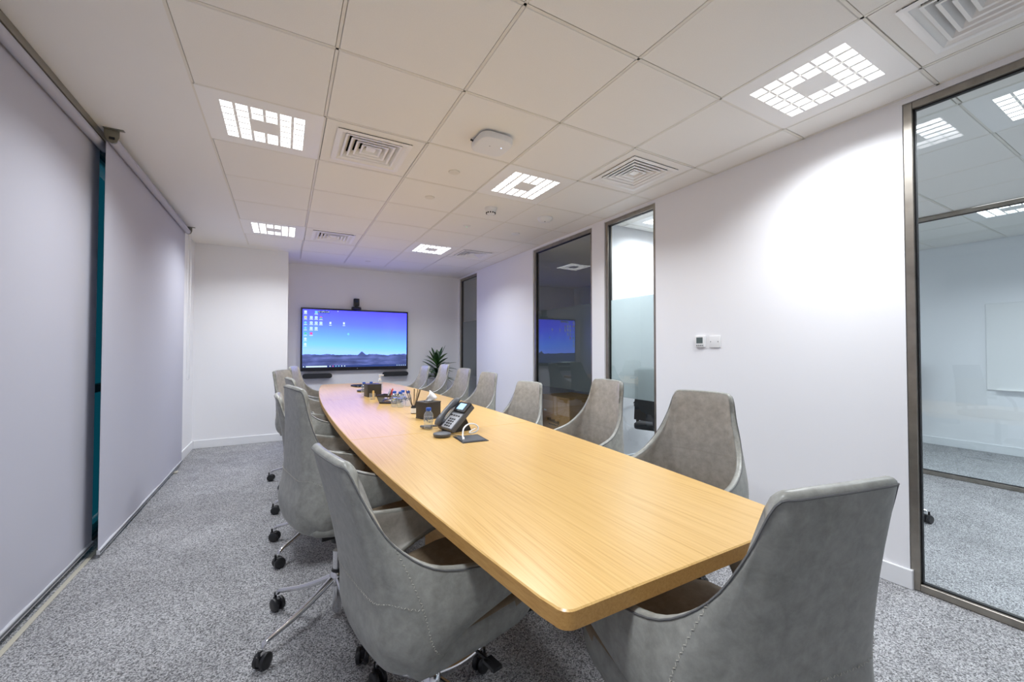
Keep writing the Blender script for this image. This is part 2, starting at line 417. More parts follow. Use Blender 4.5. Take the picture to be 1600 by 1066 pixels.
# side rooms grid
g = MB()
XS = [3.557+.6*k for k in range(5)]; xs2 = [6.6, 7.2]
for x in XS[:4]: g.box(x-BW/2, x+BW/2, YB, 1.32, CEIL, CEIL+.03)
for x in xs2: g.box(x-BW/2, x+BW/2, YB, 1.32, CEIL, CEIL+.03)
for j in range(-5, 3):
    g.box(XR+.1, XB-.02, .6*j-BW/2, .6*j+BW/2, CEIL, CEIL+.025); g.box(XB+.1, XC, .6*j-BW/2, .6*j+BW/2, CEIL, CEIL+.025)
g.obj('side_room_grid_bars', 'tbar', ce, smooth=False)
TE = tile_mesh(.197, .577); TW = tile_mesh(.56, .577)
cols = [(3.449, TE)]+[(x+.3, TM) for x in XS[:4]]+[(6.325, tile_mesh(.527, .577)), (6.9, TM), (7.495, TM)]
for ci, (cx, me) in enumerate(cols):
    for j in range(-6, 3):
        if (ci, j) in ((1, -3), (3, -3), (1, 1), (5, -2), (5, -5)): continue
        if j == 2: continue
        link('ceiling_tile', me, ce, (cx, .6*j+.3, CEIL-.001))
    link('ceiling_tile', tile_mesh(me.vertices[0].co.x*0+.56 if me is TM else .19, .09), ce, (cx, 1.26, CEIL-.001))
box(XR+.1, XB, 1.42, YREC, CEIL, 2.58).obj('store_ceiling_board', 'tile', ce, smooth=False)

# ================================================================== CEILING FIXTURES
def lamp_panel():
    mb = MB(); H = .2965
    P, gx, gy = .070, .012, .006       # cell pitch, gaps
    xs = [-.21+P*i for i in range(7)]
    def hole(i, j): return not (2 <= i <= 3 and 2 <= j <= 3)
    # face: build from strips around holes
    mb.box(-H, H, -H, -.21+gy/2, 0, .006); mb.box(-H, H, .21-gy/2, H, 0, .006)
    mb.box(-H, -.21+gx/2, -.21+gy/2, .21-gy/2, 0, .006); mb.box(.21-gx/2, H, -.21+gy/2, .21-gy/2, 0, .006)
    mb.box(-.07-gx/2+gx, .07-gx/2, -.07+gy/2, .07-gy/2, 0, .006)
    return mb
lp = lamp_panel().mesh('panel', 'white_metal', smooth=False)
lv = MB()
P, gx, gy, dep = .070, .0155, .0105, .010
for i in range(7):
    x = -.21+P*i
    segs = [(-.21, .21)] if i != 3 else [(-.21, -.07), (.07, .21)]
    for a, b in segs: lv.box(x-gx/2, x+gx/2, a, b, .0002, dep)
for j in range(7):
    y = -.21+P*j
    segs = [(-.21, .21)] if j != 3 else [(-.21, -.07), (.07, .21)]
    for a, b in segs: lv.box(a, b, y-gy/2, y+gy/2, .0002, dep*.8)
LV = lv.mesh('louver_grid', 'white_metal', smooth=False)
cm = MB(); n = 5; R_ = []
for k in range(n+1):
    x = -.031+.062*k/n; zz = .0015+.0015*math.sin(PI*k/n); R_.append([(x, -.0335, zz), (x, .0335, zz)])
cm.grid(R_); CELL = cm.mesh('light_cell', 'lamp', smooth=False)
BACKP = MB().box(-.215, .215, -.215, .215, .034, .04).mesh('back_tray', 'white_metal', smooth=False)
def beam(name, sx, sy, e):
    ld = bpy.data.lights.new(name, 'AREA'); ld.shape = 'RECTANGLE'; ld.size = sx; ld.size_y = sy; ld.energy = e; ld.spread = math.radians(142)
    ld.color = (.90, .945, 1.0); return ld
BEAM = beam('long_beam', .052, .40, POWER*6/32); BEAM_S = beam('short_beam', .052, .13, POWER*2/32); BEAM_WIDE = beam('lamp_beam', .41, .41, POWER)
def ceiling_lamp(x, y, label, fine=True):
    t = thing('ceiling_lamp', label, 'ceiling lamp', (x, y, CEIL-.001), 0, 'square louvred ceiling lamps')
    link('panel', lp, t); link('louver_grid', LV, t); link('back_tray', BACKP, t)
    for i in range(6):
        for j in range(6):
            if 2 <= i <= 3 and 2 <= j <= 3: continue
            link('light_cell', CELL, t, (-.175+.07*i, -.175+.07*j, 0))
    if fine:
        for i in range(6):
            if 2 <= i <= 3:
                for y_ in (-.14, .14): link('short_beam', BEAM_S, t, (-.175+.07*i, y_, -.0002))
            else: link('long_beam', BEAM, t, (-.175+.07*i, 0, -.0002))
    else: link('lamp_beam', BEAM_WIDE, t, (0, 0, -.004))
    return t
ceiling_lamp(.3, .9, 'square white louvred ceiling lamp at upper left, nearest the blinds, larger of the two there')
ceiling_lamp(.3, 3.3, 'small looking louvred ceiling lamp at far left, above the white column wall')
ceiling_lamp(2.1, .9, 'louvred ceiling lamp in the middle of the ceiling, beside the smoke detector')
ceiling_lamp(2.1, 3.3, 'farthest louvred ceiling lamp, above and right of the wall screen')
ceiling_lamp(2.7, -.9, 'big louvred ceiling lamp at upper right, close to the near glass partition')
ceiling_lamp(.3, -1.5, 'louvred ceiling lamp beside the near blind, behind the camera', False)
ceiling_lamp(3.857, -1.5, 'louvred ceiling lamp of the next room, seen through the near glass at top right')
ceiling_lamp(5.057, -1.5, 'unseen louvred ceiling lamp added to brighten the next room, nearest its far glass partition', False)  # out of view, added to lift the light in the next room
ceiling_lamp(6.325, -2.7, 'unseen louvred ceiling lamp added to brighten the farthest room, behind the near wall', False)  # another added lamp, never in view, brightens the room behind both partitions
ceiling_lamp(3.857, .9, 'louvred ceiling lamp of the next room, seen through the narrow lit pane')
ceiling_lamp(6.325, -.9, 'louvred ceiling lamp of the farthest room, seen through two glass partitions')

# vents
def ring(mb, a, b, z0, z1, t=.002):
    q0 = [(-a,-a,z0),(a,-a,z0),(a,a,z0),(-a,a,z0)]; q1 = [(-b,-b,z1),(b,-b,z1),(b,b,z1),(-b,b,z1)]
    q2 = [(x*(1-t/a), y*(1-t/a), z+.001) for x, y, z in q0]; q3 = [(x*(1-t/b), y*(1-t/b), z) for x, y, z in q1]
    vs = q0+q1+q2+q3; fs = []
    for i in range(4):
        k = (i+1) % 4; fs += [(i, k, 4+k, 4+i), (8+i, 12+i, 12+k, 8+k), (i, 8+i, 8+k, k), (4+i, 4+k, 12+k, 12+i)]
    mb.add(vs, fs)
fp = MB(); H, O = .2885, .222
for a, b, c, d in ((-H, H, -H, -O), (-H, H, O, H), (-H, -O, -O, O), (O, H, -O, O)): fp.box(a, b, c, d, 0, .014)
FP = fp.mesh('tile_surround', 'tile', smooth=False)
ff = MB()
for (a0, b0, z0, z1) in ((.226, .206, -.006, -.008), (.206, .178, -.008, .010), ):
    ring(ff, a0, b0, z0, z1, .01)
FF = ff.mesh('outer_frame', 'white_metal', smooth=False)
LO = []
for k, (a, b) in enumerate(((.172, .150), (.136, .114), (.100, .078), (.064, .042))):
    r = MB(); ring(r, a, b, -.004+.002*k, .030+.002*k, .012); LO.append(r.mesh('louver_ring', 'white_metal', smooth=False))
PL = MB().box(-.21, .21, -.21, .21, .07, .075); 
for a, b, c, d in ((-.21, .21, -.21, -.205), (-.21, .21, .205, .21), (-.21, -.205, -.21, .21), (.205, .21, -.21, .21)): PL.box(a, b, c, d, .01, .075)
PLm = PL.mesh('plenum_box', 'void', smooth=False)
def vent(x, y, label):
    t = thing('ceiling_vent', label, 'ceiling vent', (x, y, CEIL), 0, 'square four-way air vents in the ceiling')
    link('tile_surround', FP, t); link('outer_frame', FF, t); link('plenum_box', PLm, t)
    for me in LO: link('louver_ring', me, t)
    box(-.03, .03, -.03, .03, .01, .014).obj('centre_plate', 'white_metal', t, smooth=False)
vent(.9, .9, 'white square air vent right of the upper left ceiling lamp')
vent(.9, 3.3, 'white square air vent at the far left, above the wall screen')
vent(2.7, .3, 'white square air vent by the right wall, above the narrow lit glass pane')
vent(2.7, 3.3, 'farthest white square air vent, by the right wall near the plant')
vent(2.7, -1.5, 'large white square air vent at the top right corner of the view')

# access point
t = thing('wifi_access_point', 'white rounded square wireless access point hanging under the ceiling', 'access point', (1.535, .36, CEIL), math.radians(0))
def rrect(w_, h_, r, n=6):
    P_ = []
    for cx, cy, a0 in ((w_/2-r, h_/2-r, 0), (-w_/2+r, h_/2-r, PI/2), (-w_/2+r, -h_/2+r, PI), (w_/2-r, -h_/2+r, 1.5*PI)):
        for k in range(n+1):
            a = a0+PI/2*k/n; P_.append((cx+r*math.cos(a), cy+r*math.sin(a)))
    return P_
def rloft(name, levels, m_, parent, n=6, **k):
    mb = MB(); rows = [[(x, y, z) for x, y in rrect(w_, h_, r, n)] for w_, h_, r, z in levels]; mb.grid(rows and [list(q) for q in zip(*rows)], closeu=True)
    nn = len(rows[0]); mb.add(rows[0], [tuple(range(nn))]); mb.add(rows[-1], [tuple(range(nn))])
    return mb.obj(name, m_, parent, **k)
rloft('housing', [(.20, .20, .05, -.052), (.215, .215, .058, -.050), (.222, .222, .06, -.042), (.222, .222, .06, -.018), (.214, .214, .056, -.012)], 'white_plastic', t)
box(-.06, .06, -.06, .06, -.014, 0).obj('mounting_bracket', 'black', t)
MB().lathe([(.0035, -.0535), (.0035, -.051)], 10, (.055, -.02, 0)).obj('status_light', 'led_blue', t)
MB().lathe([(.003, -.0528), (.003, -.051)], 10, (-.02, -.01, 0)).obj('vent_hole', 'gasket', t)
MB().cyl((-.11, .04, -.02), (-.125, .045, -.012), .006).obj('cable_plug', 'black', t)

def disc(name, x, y, prof, m_, label, cat, led=None, group=None):
    t = thing(name, label, cat, (x, y, CEIL-.001), 0, group)
    MB().lathe(prof, 28).obj('cover', m_, t)
    if led: MB().lathe([(.004, prof[0][1]-.002), (.004, prof[0][1]+.001)], 10, (.0, 0, 0)).obj('status_light', led, t)
    return t
flat = [(.030, -.005), (.040, -.004), (.043, 0)]
disc('sprinkler_cover', 1.5, .92, flat, 'tbar', 'flat round grey cover plate on the ceiling just beyond the access point', 'cover plate', None, 'round ceiling cover plates')
disc('sprinkler_cover', 1.5, 1.5, flat, 'tbar', 'flat round cover plate on the ceiling, second beyond the access point', 'cover plate', None, 'round ceiling cover plates')
disc('sprinkler_cover', 1.5, 4.47, flat, 'tbar', 'farthest flat round cover plate, on the ceiling in front of the wall screen', 'cover plate', None, 'round ceiling cover plates')
disc('indicator_plate', 2.1, 2.1, [(.02, -.012), (.034, -.006), (.042, 0)], 'white_plastic', 'small round ceiling sensor with a green light', 'sensor', 'led_green')
disc('ceiling_sensor', 2.7, 2.1, [(.030, -.01), (.045, -.006), (.05, 0)], 'white_plastic', 'low white round ceiling fitting near the glass pane of the dark room', 'sensor')
t = disc('smoke_detector', 2.08, 1.48, [(.022, -.062), (.036, -.058), (.046, -.042), (.046, -.026), (.055, -.022), (.057, 0)], 'white_plastic', 'white smoke detector with dark slots beyond the middle ceiling lamp', 'smoke detector')
sl = MB()
for k in range(12):
    a = 2*PI*k/12; sl.obox((.042*math.cos(a), .042*math.sin(a), -.050), .008, .012, .010, Matrix.Rotation(a, 3, 'Z'))
sl.obj('smoke_slots', 'gasket', t)
t = disc('motion_detector', 2.68, 1.47, [(.02, -.046), (.05, -.040), (.068, -.026), (.075, -.012), (.075, 0)], 'white_plastic', 'white domed detector on the ceiling, nearest the dark glass pane', 'detector')
MB().lathe([(.005, -.048), (.005, -.04)], 10, (-.015, -.02, 0)).obj('sensor_lens', 'grey_plastic', t)

# ================================================================== BLINDS
def blind(label, xf, y0, y1, z_top, z_bot, rail):
    t = thing('roller_blind', label, 'roller blind', (xf, y0, 0), 0, 'pale roller blinds over the window wall'); L = y1-y0
    mb = MB(); rows = []; ny, nz = 60, 4
    for i in range(ny+1):
        y = L*i/ny; wv = .0040*math.sin(y*7+xf*40)+.0022*math.sin(y*19+1)
        rows.append([(wv*(1-k/nz*.2)*(k/nz) + 0.0, y, z_top+(z_bot-z_top)*k/nz) for k in range(nz+1)])
    mb.grid(rows); mb.grid([[(x-.0012, y, z) for x, y, z in r] for r in rows])
    mb.obj('fabric', 'fabric', t)
    MB().cyl((.025, .012, z_top), (.025, L-.012, z_top), .025, n=24).obj('fabric_roll', 'fabric', t)
    bar = MB(); bar.box(-.008, .008, 0, L, z_bot-.028, z_bot); bar.obj('bottom_bar', 'alum', t, bevel=.003, seg=2)
    MB().box(.0085, .010, .002, L-.002, z_bot-.018, z_bot-.008).obj('bar_groove', 'grey_plastic', t)
    if rail: MB().box(-.012, .042, 0, L, 2.508, 2.549).obj('head_rail', 'olive', t, bevel=.004)
    for y in (0, L):
        br = MB(); s = -1 if y == 0 else 1
        pl = [(-.01, 2.549), (.06, 2.549), (.06, 2.505), (.05, 2.478), (.027, 2.466), (.004, 2.478), (-.01, 2.51)]
        br.prism([(a, b) for a, b in pl], 0, .004, R=Matrix(((1,0,0),(0,0,1),(0,1,0))), c=(0, y+s*.004, z_top-2.495 if False else 0))
        br.box(-.01, .085, y-.014+s*.012, y+.014+s*.012, 2.5455, 2.549)
        br.obj('bracket', 'olive', t, bevel=.001, seg=1)
        h = MB(); h.box(.014, .04, y+s*.0085, y+s*.0105, 2.488, 2.502); h.obj('bracket_slot', 'gasket', t)
    return t
blind('long pale lavender roller blind nearest the camera at the left edge', -.602, -3.45, 1.53, 2.478, .062, True)
b2 = blind('pale lavender roller blind farther along the window wall, with bead chain', -.53, 1.375, 3.60, 2.492, .052, False)
ch = MB(); pts = []
for k in range(25): pts.append((.03, 2.225, 2.47-(2.47-.92)*k/24))
for k in range(1, 12): a = PI*k/12; pts.append((.03+.012-.012*math.cos(a), 2.225, .92-.022*math.sin(a)))
for k in range(25): pts.append((.054, 2.225, .92+(2.47-.92)*k/24))
ch.tube(pts, .0022, 6); ch.obj('bead_chain', 'white_plastic', b2)

# ================================================================== WALL FITTINGS
t = thing('thermostat', 'white square thermostat with grey display on the right wall', 'thermostat', (XR, .135, 1.293))
box(-.018, 0, -.042, .042, -.044, .044).obj('case', 'white_plastic', t, bevel=.004)
box(-.0195, -.017, -.027, .027, -.014, .032).obj('display', 'lcd_off', t)
for k in range(4): box(-.0195, -.017, -.030+.016*k, -.030+.016*k+.010, -.034, -.028).obj('button', 'grey_plastic', t)
t = thing('switch_plate', 'blank white square wall plate beside the thermostat', 'wall plate', (XR, .016, 1.290))
box(-.010, 0, -.044, .044, -.044, .044).obj('plate', 'white_plastic', t, bevel=.003)
for y in (-.03, .03): MB().cyl((-.0115, y, .0), (-.009, y, 0), .0035, n=10).obj('screw', 'grey_plastic', t)

# ================================================================== TV
TX0, TX1, TZ0, TZ1, TY = .628, 2.282, .885, 1.872, 5.125
tv = thing('wall_screen', 'large black framed wall screen showing a blue desktop with mountains', 'screen', (TX0, TY, TZ0))
W_, H_ = TX1-TX0, TZ1-TZ0
MB().box(0, W_, 0, .055, 0, H_).obj('housing', 'black', tv, bevel=.006)
MB().box(.3, W_-.3, .055, YREC-TY-.002, .2, .8).obj('wall_mount', 'black', tv)
b0 = .026; bb_ = .055
def screen_mat():
    mt = bpy.data.materials.new('screen_picture'); mt.use_nodes = True; t = mt.node_tree; t.nodes.clear()
    N = t.nodes.new; Lk = t.links.new
    tc = N('ShaderNodeTexCoord'); sp = N('ShaderNodeSeparateXYZ'); Lk(tc.outputs['Object'], sp.inputs[0])
    def math_(op, a, b=None, c=None):
        n = N('ShaderNodeMath'); n.operation = op
        for i, v in enumerate((a, b, c)):
            if v is None: continue
            if isinstance(v, (int, float)): n.inputs[i].default_value = v
            else: Lk(v, n.inputs[i])
        return n.outputs[0]
    X = sp.outputs['X']; Z = sp.outputs['Z']; hh = H_-b0-bb_
    v = math_('DIVIDE', Z, hh); u = math_('DIVIDE', X, W_-2*b0)
    sky = N('ShaderNodeValToRGB'); e = sky.color_ramp.elements
    sb = lambda *c: (srgb(*c)[0], srgb(*c)[1], srgb(*c)[2]*2.4)
    e[0].position = .26; e[0].color = (*sb(150, 200, 250), 1); e[1].position = 1; e[1].color = (*sb(88, 84, 224), 1)
    for p_, c_ in ((.36, (120, 195, 252)), (.55, (105, 160, 252)), (.75, (98, 118, 244))):
        q = sky.color_ramp.elements.new(p_); q.color = (*sb(*c_), 1)
    vv = math_('MULTIPLY_ADD', u, .10, v); vv = math_('SUBTRACT', vv, .05)
    Lk(vv, sky.inputs[0])
    # ridge line from one dimensional noise, with a peak at the centre
    n1 = N('ShaderNodeTexNoise'); n1.noise_dimensions = '1D'; n1.inputs['Scale'].default_value = 7; n1.inputs['Detail'].default_value = 5
    Lk(u, n1.inputs['W'])
    du = math_('ABSOLUTE', math_('SUBTRACT', u, .54)); pk = math_('MAXIMUM', math_('MULTIPLY_ADD', du, -1.3, .055), 0.0)
    ridge = math_('ADD', math_('MULTIPLY_ADD', n1.outputs['Fac'], .09, .175), pk)
    island = math_('LESS_THAN', v, ridge)
    mp = N('ShaderNodeMapping'); mp.inputs['Scale'].default_value = (2.2, 1, 11); Lk(tc.outputs['Object'], mp.inputs[0])
    n2 = N('ShaderNodeTexNoise'); n2.inputs['Scale'].default_value = 1.6; n2.inputs['Detail'].default_value = 6; Lk(mp.outputs[0], n2.inputs[0])
    ld = N('ShaderNodeValToRGB'); e = ld.color_ramp.elements
    e[0].position = .34; e[0].color = (*srgb(54, 64, 112), 1); e[1].position = .72; e[1].color = (*srgb(104, 116, 186), 1)
    q = ld.color_ramp.elements.new(.5); q.color = (*srgb(72, 84, 140), 1)
    Lk(n2.outputs['Fac'], ld.inputs[0])
    mx = N('ShaderNodeMixRGB'); Lk(island, mx.inputs[0]); Lk(sky.outputs[0], mx.inputs[1]); Lk(ld.outputs[0], mx.inputs[2])
    # dark taskbar strip
    tb = math_('LESS_THAN', v, .035); m3 = N('ShaderNodeMixRGB'); Lk(tb, m3.inputs[0]); Lk(mx.outputs[0], m3.inputs[1]); m3.inputs[2].default_value = (*srgb(40, 60, 120), 1)
    em = N('ShaderNodeEmission'); Lk(m3.outputs[0], em.inputs[0]); em.inputs[1].default_value = SCR
    gl = N('ShaderNodeBsdfGlossy'); gl.inputs['Roughness'].default_value = .15; gl.inputs[0].default_value = (.04, .04, .04, 1)
    ad = N('ShaderNodeAddShader'); Lk(em.outputs[0], ad.inputs[0]); Lk(gl.outputs[0], ad.inputs[1])
    o = N('ShaderNodeOutputMaterial'); Lk(ad.outputs[0], o.inputs[0]); return mt
SCR = 1.25
M['screen'] = screen_mat()
sc = MB().add([(0,0,0),(W_-2*b0,0,0),(W_-2*b0,0,H_-b0-bb_),(0,0,H_-b0-bb_)], [(0,1,2,3)]).obj('display', 'screen', tv, (b0, -.001, bb_), smooth=False)
for nm, c_, s_ in (('ic_white', (.75, .95, 1), 1.0), ('ic_cyan', (.25, .75, .95), .95), ('ic_pink', (.9, .15, .45), .9), ('ic_yellow', (.75, .8, .3), .9), ('ic_navy', (.01, .02, .14), 1.0), ('ic_green', (.15, .7, .45), .9)):
    M[nm] = emat(nm, c_, s_)
SW, SH = W_-2*b0, H_-b0-bb_
def icon(name, u, v, w_, h_, m_, shape='r', lay=0):
    mb = MB(); y = -.002-.001*lay; x = u*SW; z = v*SH
    if shape == 'r': mb.add([(x-w_/2, y, z-h_/2), (x+w_/2, y, z-h_/2), (x+w_/2, y, z+h_/2), (x-w_/2, y, z+h_/2)], [(0,1,2,3)])
    else:
        n = 14; mb.add([(x+w_/2*math.cos(2*PI*k/n), y, z+h_/2*math.sin(2*PI*k/n)) for k in range(n)], [tuple(range(n))])
    return mb.obj(name, m_, sc, smooth=False)
cols_ = [.025, .075, .118, .160]
for r, row in enumerate((['ic_white', None, 'ic_cyan', None], ['ic_yellow', 'ic_white', 'ic_white', 'ic_pink'], ['ic_cyan', 'ic_white', 'ic_white', 'ic_white'], ['ic_cyan', 'ic_white', 'ic_white', None], ['ic_green', 'ic_pink', None, None], ['ic_white', None, None, None], ['ic_white', None, None, None])):
    v = .955-.092*r
    for c, mm in enumerate(row):
        if not mm: continue
        rd = 'o' if (r, c) in ((1, 3), (3, 0), (5, 0), (6, 0), (2, 0)) else 'r'
        icon('desktop_icon', cols_[c], v, .038, .038, mm, rd)
        if mm == 'ic_white' and rd == 'r' and c > 0: icon('desktop_icon', cols_[c], v+.002, .018, .014, 'ic_cyan', 'r', 1)
        icon('icon_caption', cols_[c], v-.034, .05 if c else .044, .010, 'ic_white')
icon('desktop_icon', .160, .955-.092-.008, .034, .018, 'ic_green', 'r', 1)
for u in (.245, .370): icon('desktop_icon', u, .775, .028, .036, 'ic_white'); icon('icon_caption', u, .735, .036, .010, 'ic_white')
icon('desktop_icon', .412, .585, .034, .040, 'ic_cyan', 'o')
icon('cursor', .313, .985, .012, .012, 'ic_white')
icon('search_bar', .125, .017, .30, .022, 'ic_white'); icon('start_button', .012, .017, .014, .016, 'ic_white')
for k, mm in enumerate(('ic_white', 'ic_pink', 'ic_cyan', 'ic_cyan', 'ic_white', 'ic_white')): icon('taskbar_icon', .245+.027*k, .019, .018, .018, mm, 'o')
for k in range(5): icon('taskbar_icon', .90+.022*k, .017, .012, .012, 'ic_white')
icon('name_box', .185, .965, .17, .036, 'ic_navy', 'r', 0)
fc = bpy.data.curves.new('screen_text', 'FONT'); fc.body = 'ID 6PS-C34'; fc.size = .034; fc.align_x = 'CENTER'; fc.align_y = 'CENTER'; fc.materials.append(M['ic_white'])
to = link('screen_text', fc, None); bpy.context.view_layer.update()
tm = bpy.data.meshes.new_from_object(to.evaluated_get(bpy.context.evaluated_depsgraph_get())); bpy.data.objects.remove(to, do_unlink=True)
to = link('screen_text', tm, sc, (.185*SW, -.004, .965*SH), (PI/2, 0, 0))
MB().cyl((W_/2, -.004, .03), (W_/2, 0, .03), .007, n=14).obj('power_light', 'keypad', tv)

for x0, x1, lab in ((.66, 1.075, 'flat dark rounded speaker bar under the left end of the wall screen'), (1.862, 2.282, 'flat dark rounded speaker bar under the right end of the wall screen')):
    t = thing('speaker_bar', lab, 'speaker', ((x0+x1)/2, 5.13, .808), 0, 'speaker bars under the wall screen')
    rloft('grille', [(x1-x0, .072, .035, -.03), (x1-x0+.004, .076, .037, -.02), (x1-x0+.004, .076, .037, .03)], 'black_soft', t).rotation_euler = (PI/2, 0, 0)
    MB().box(-.1, .1, .03, YREC-5.13, -.02, .02).obj('bracket', 'black', t)

t = thing('conference_camera', 'black conference camera standing on top of the wall screen', 'camera', (1.437, 5.15, TZ1))
MB().lathe([(.066, .0), (.075, .006), (.077, .028), (.070, .042), (.03, .048)], 28).obj('base', 'black', t)
MB().box(-.030, .030, -.02, .03, .045, .07).obj('yoke', 'grey_plastic', t, bevel=.006)
MB().box(-.042, .042, -.045, .045, .062, .182).obj('head', 'black', t, bevel=.012, seg=3)
MB().cyl((0, -.052, .14), (0, -.04, .14), .022, n=20).obj('lens', 'tabletglass', t)

# ================================================================== TABLE
def half_w(y):
    s = min(1, abs((y-1.45)/2.75)); return .583-.160*s**2.15
CX, TY0, TY1 = 1.282, -1.300, 4.17
table = thing('conference_table', 'long boat shaped light oak conference table', 'table', (CX, 1.43, 0))
def outline(y0, y1, r0=0, r1=0, n=26, side=1):
    pts = []
    ys = [y0+(y1-y0)*k/n for k in range(n+1)]
    P_ = [(half_w(y), y) for y in ys]
    if r0:
        P_ = [p for p in P_ if p[1] > y0+r0]; w0 = half_w(y0)
        P_ = [(w0-r0+r0*math.sin(a), y0+r0-r0*math.cos(a)) for a in [PI/2*k/6 for k in range(7)]]+P_
    if r1:
        P_ = [p for p in P_ if p[1] < y1-r1]; w1 = half_w(y1)
        P_ = P_+[(w1-r1+r1*math.cos(a), y1-r1+r1*math.sin(a)) for a in [PI/2*k/6 for k in range(7)]]
    return P_
def tabletop(y0, y1, r0, r1):
    R1 = outline(y0, y1, r0, r1); poly = [(x, y-1.43) for x, y in R1]+[(-x, y-1.43) for x, y in R1[::-1]]
    me = bpy.data.meshes.new('tabletop_board'); n = len(poly)
    lv = [(0, .710, .003), (1, .713, 0), (2, .747, 0), (3, .75, .003)]
    cx_, cy_ = 0, sum(p[1] for p in poly)/n; vs = []
    for _, z, ins in lv:
        for x, y in poly:
            vs.append((x-ins*(1 if x > 0 else -1), y-ins*(1 if y > cy_ else -1)*(1 if abs(y-(y1-1.43)) < .03 or abs(y-(y0-1.43)) < .03 else 0), z))
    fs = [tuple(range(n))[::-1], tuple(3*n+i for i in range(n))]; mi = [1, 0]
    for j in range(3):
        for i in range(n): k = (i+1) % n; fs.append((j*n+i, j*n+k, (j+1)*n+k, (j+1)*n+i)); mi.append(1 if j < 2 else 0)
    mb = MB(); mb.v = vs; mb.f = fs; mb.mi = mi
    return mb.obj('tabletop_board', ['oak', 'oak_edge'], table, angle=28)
tabletop(TY0, .3985, .03, 0); tabletop(.3995, 2.2995, 0, 0); tabletop(2.3005, TY1, 0, .10)
for y in (-.25, 1.25, 2.75):
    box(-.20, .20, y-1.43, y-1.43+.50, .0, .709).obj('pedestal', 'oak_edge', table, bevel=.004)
    box(-.21, .21, y-1.43-.01, y-1.43+.51, 0, .03).obj('plinth', 'black', table)
box(-.04, .04, -2.2, 2.3, .62, .709).obj('support_beam', 'gasket', table)

t = thing('cable_hatch', 'black flat cable hatch set in the oak table top in front of the phone', 'cable hatch', (1.29, .118, .75), math.radians(-4))
box(-.072, .072, -.086, .086, 0, .003).obj('frame', 'black', t, bevel=.001, seg=1)
box(-.060, .062, -.068, .070, .003, .0045).obj('lid', 'grey_plastic', t, bevel=.0008, seg=1)
box(-.069, -.062, -.05, .05, .003, .005).obj('brush_slot', 'gasket', t)

# ================================================================== CHAIRS
def cr(P, n):
    P = [Vector(p) for p in P]; P = [2*P[0]-P[1]]+P+[2*P[-1]-P[-2]]; out = []
    for i in range(1, len(P)-2):
        a, b, c, d = P[i-1:i+3]
        for k in range(n):
            s = k/n; out.append(.5*(2*b+(c-a)*s+(2*a-5*b+4*c-d)*s*s+(3*b-3*c+d-a)*s**3))
    out.append(P[-2].copy()); return out
ST = [
 [(0,-.04,.375),(0,-.14,.382),(0,-.212,.42),(0,-.234,.50),(0,-.226,.60),(0,-.245,.78),(0,-.28,.975)],
 [(.105,-.04,.378),(.115,-.14,.386),(.13,-.205,.425),(.135,-.227,.505),(.134,-.221,.60),(.122,-.241,.78),(.108,-.275,.973)],
 [(.16,-.04,.388),(.175,-.12,.40),(.19,-.178,.44),(.195,-.202,.51),(.19,-.20,.61),(.166,-.223,.78),(.145,-.259,.960)],
 [(.20,-.06,.41),(.215,-.11,.425),(.228,-.15,.46),(.230,-.17,.52),(.224,-.175,.61),(.199,-.198,.73),(.168,-.23,.87)],
 [(.222,-.07,.45),(.235,-.095,.465),(.245,-.115,.49),(.248,-.128,.53),(.245,-.138,.60),(.228,-.157,.68),(.202,-.184,.77)],
 [(.236,-.03,.487),(.246,-.042,.498),(.254,-.052,.513),(.258,-.06,.54),(.257,-.07,.585),(.249,-.083,.63),(.236,-.1,.69)],
 [(.244,.045,.507),(.252,.045,.515),(.258,.043,.528),(.262,.038,.55),(.263,.032,.58),(.261,.024,.61),(.255,.014,.652)],
 [(.248,.125,.522),(.254,.130,.528),(.259,.134,.540),(.262,.135,.56),(.263,.132,.58),(.261,.124,.605),(.255,.110,.637)],
 [(.25,.175,.530),(.254,.184,.537),(.259,.192,.548),(.262,.195,.562),(.263,.188,.580),(.261,.174,.602),(.254,.150,.628)],
]
NU, NV = 4, 3
stations = [cr(s, NV) for s in ST]                     # 9 x 19
full_st = [[Vector((-p.x, p.y, p.z)) for p in s] for s in stations[:0:-1]]+stations
nvv = len(stations[0])
surf = list(zip(*[cr([s[j] for s in full_st], NU) for j in range(nvv)]))   # surf[u][v]
surf = [list(r) for r in surf]
def normals(P):
    nu, nv = len(P), len(P[0]); N_ = []
    for i in range(nu):
        row = []
        for j in range(nv):
            du = P[min(i+1, nu-1)][j]-P[max(i-1, 0)][j]; dv = P[i][min(j+1, nv-1)]-P[i][max(j-1, 0)]
            row.append(du.cross(dv).normalized())
        N_.append(row)
    return N_
NRM = normals(surf)
mid = len(surf)//2
if NRM[mid][nvv//2].y > 0: NRM = [[-n for n in r] for r in NRM]        # outward = -y at the back
TH = .024
inner = [[surf[i][j]-NRM[i][j]*TH for j in range(nvv)] for i in range(len(surf))]
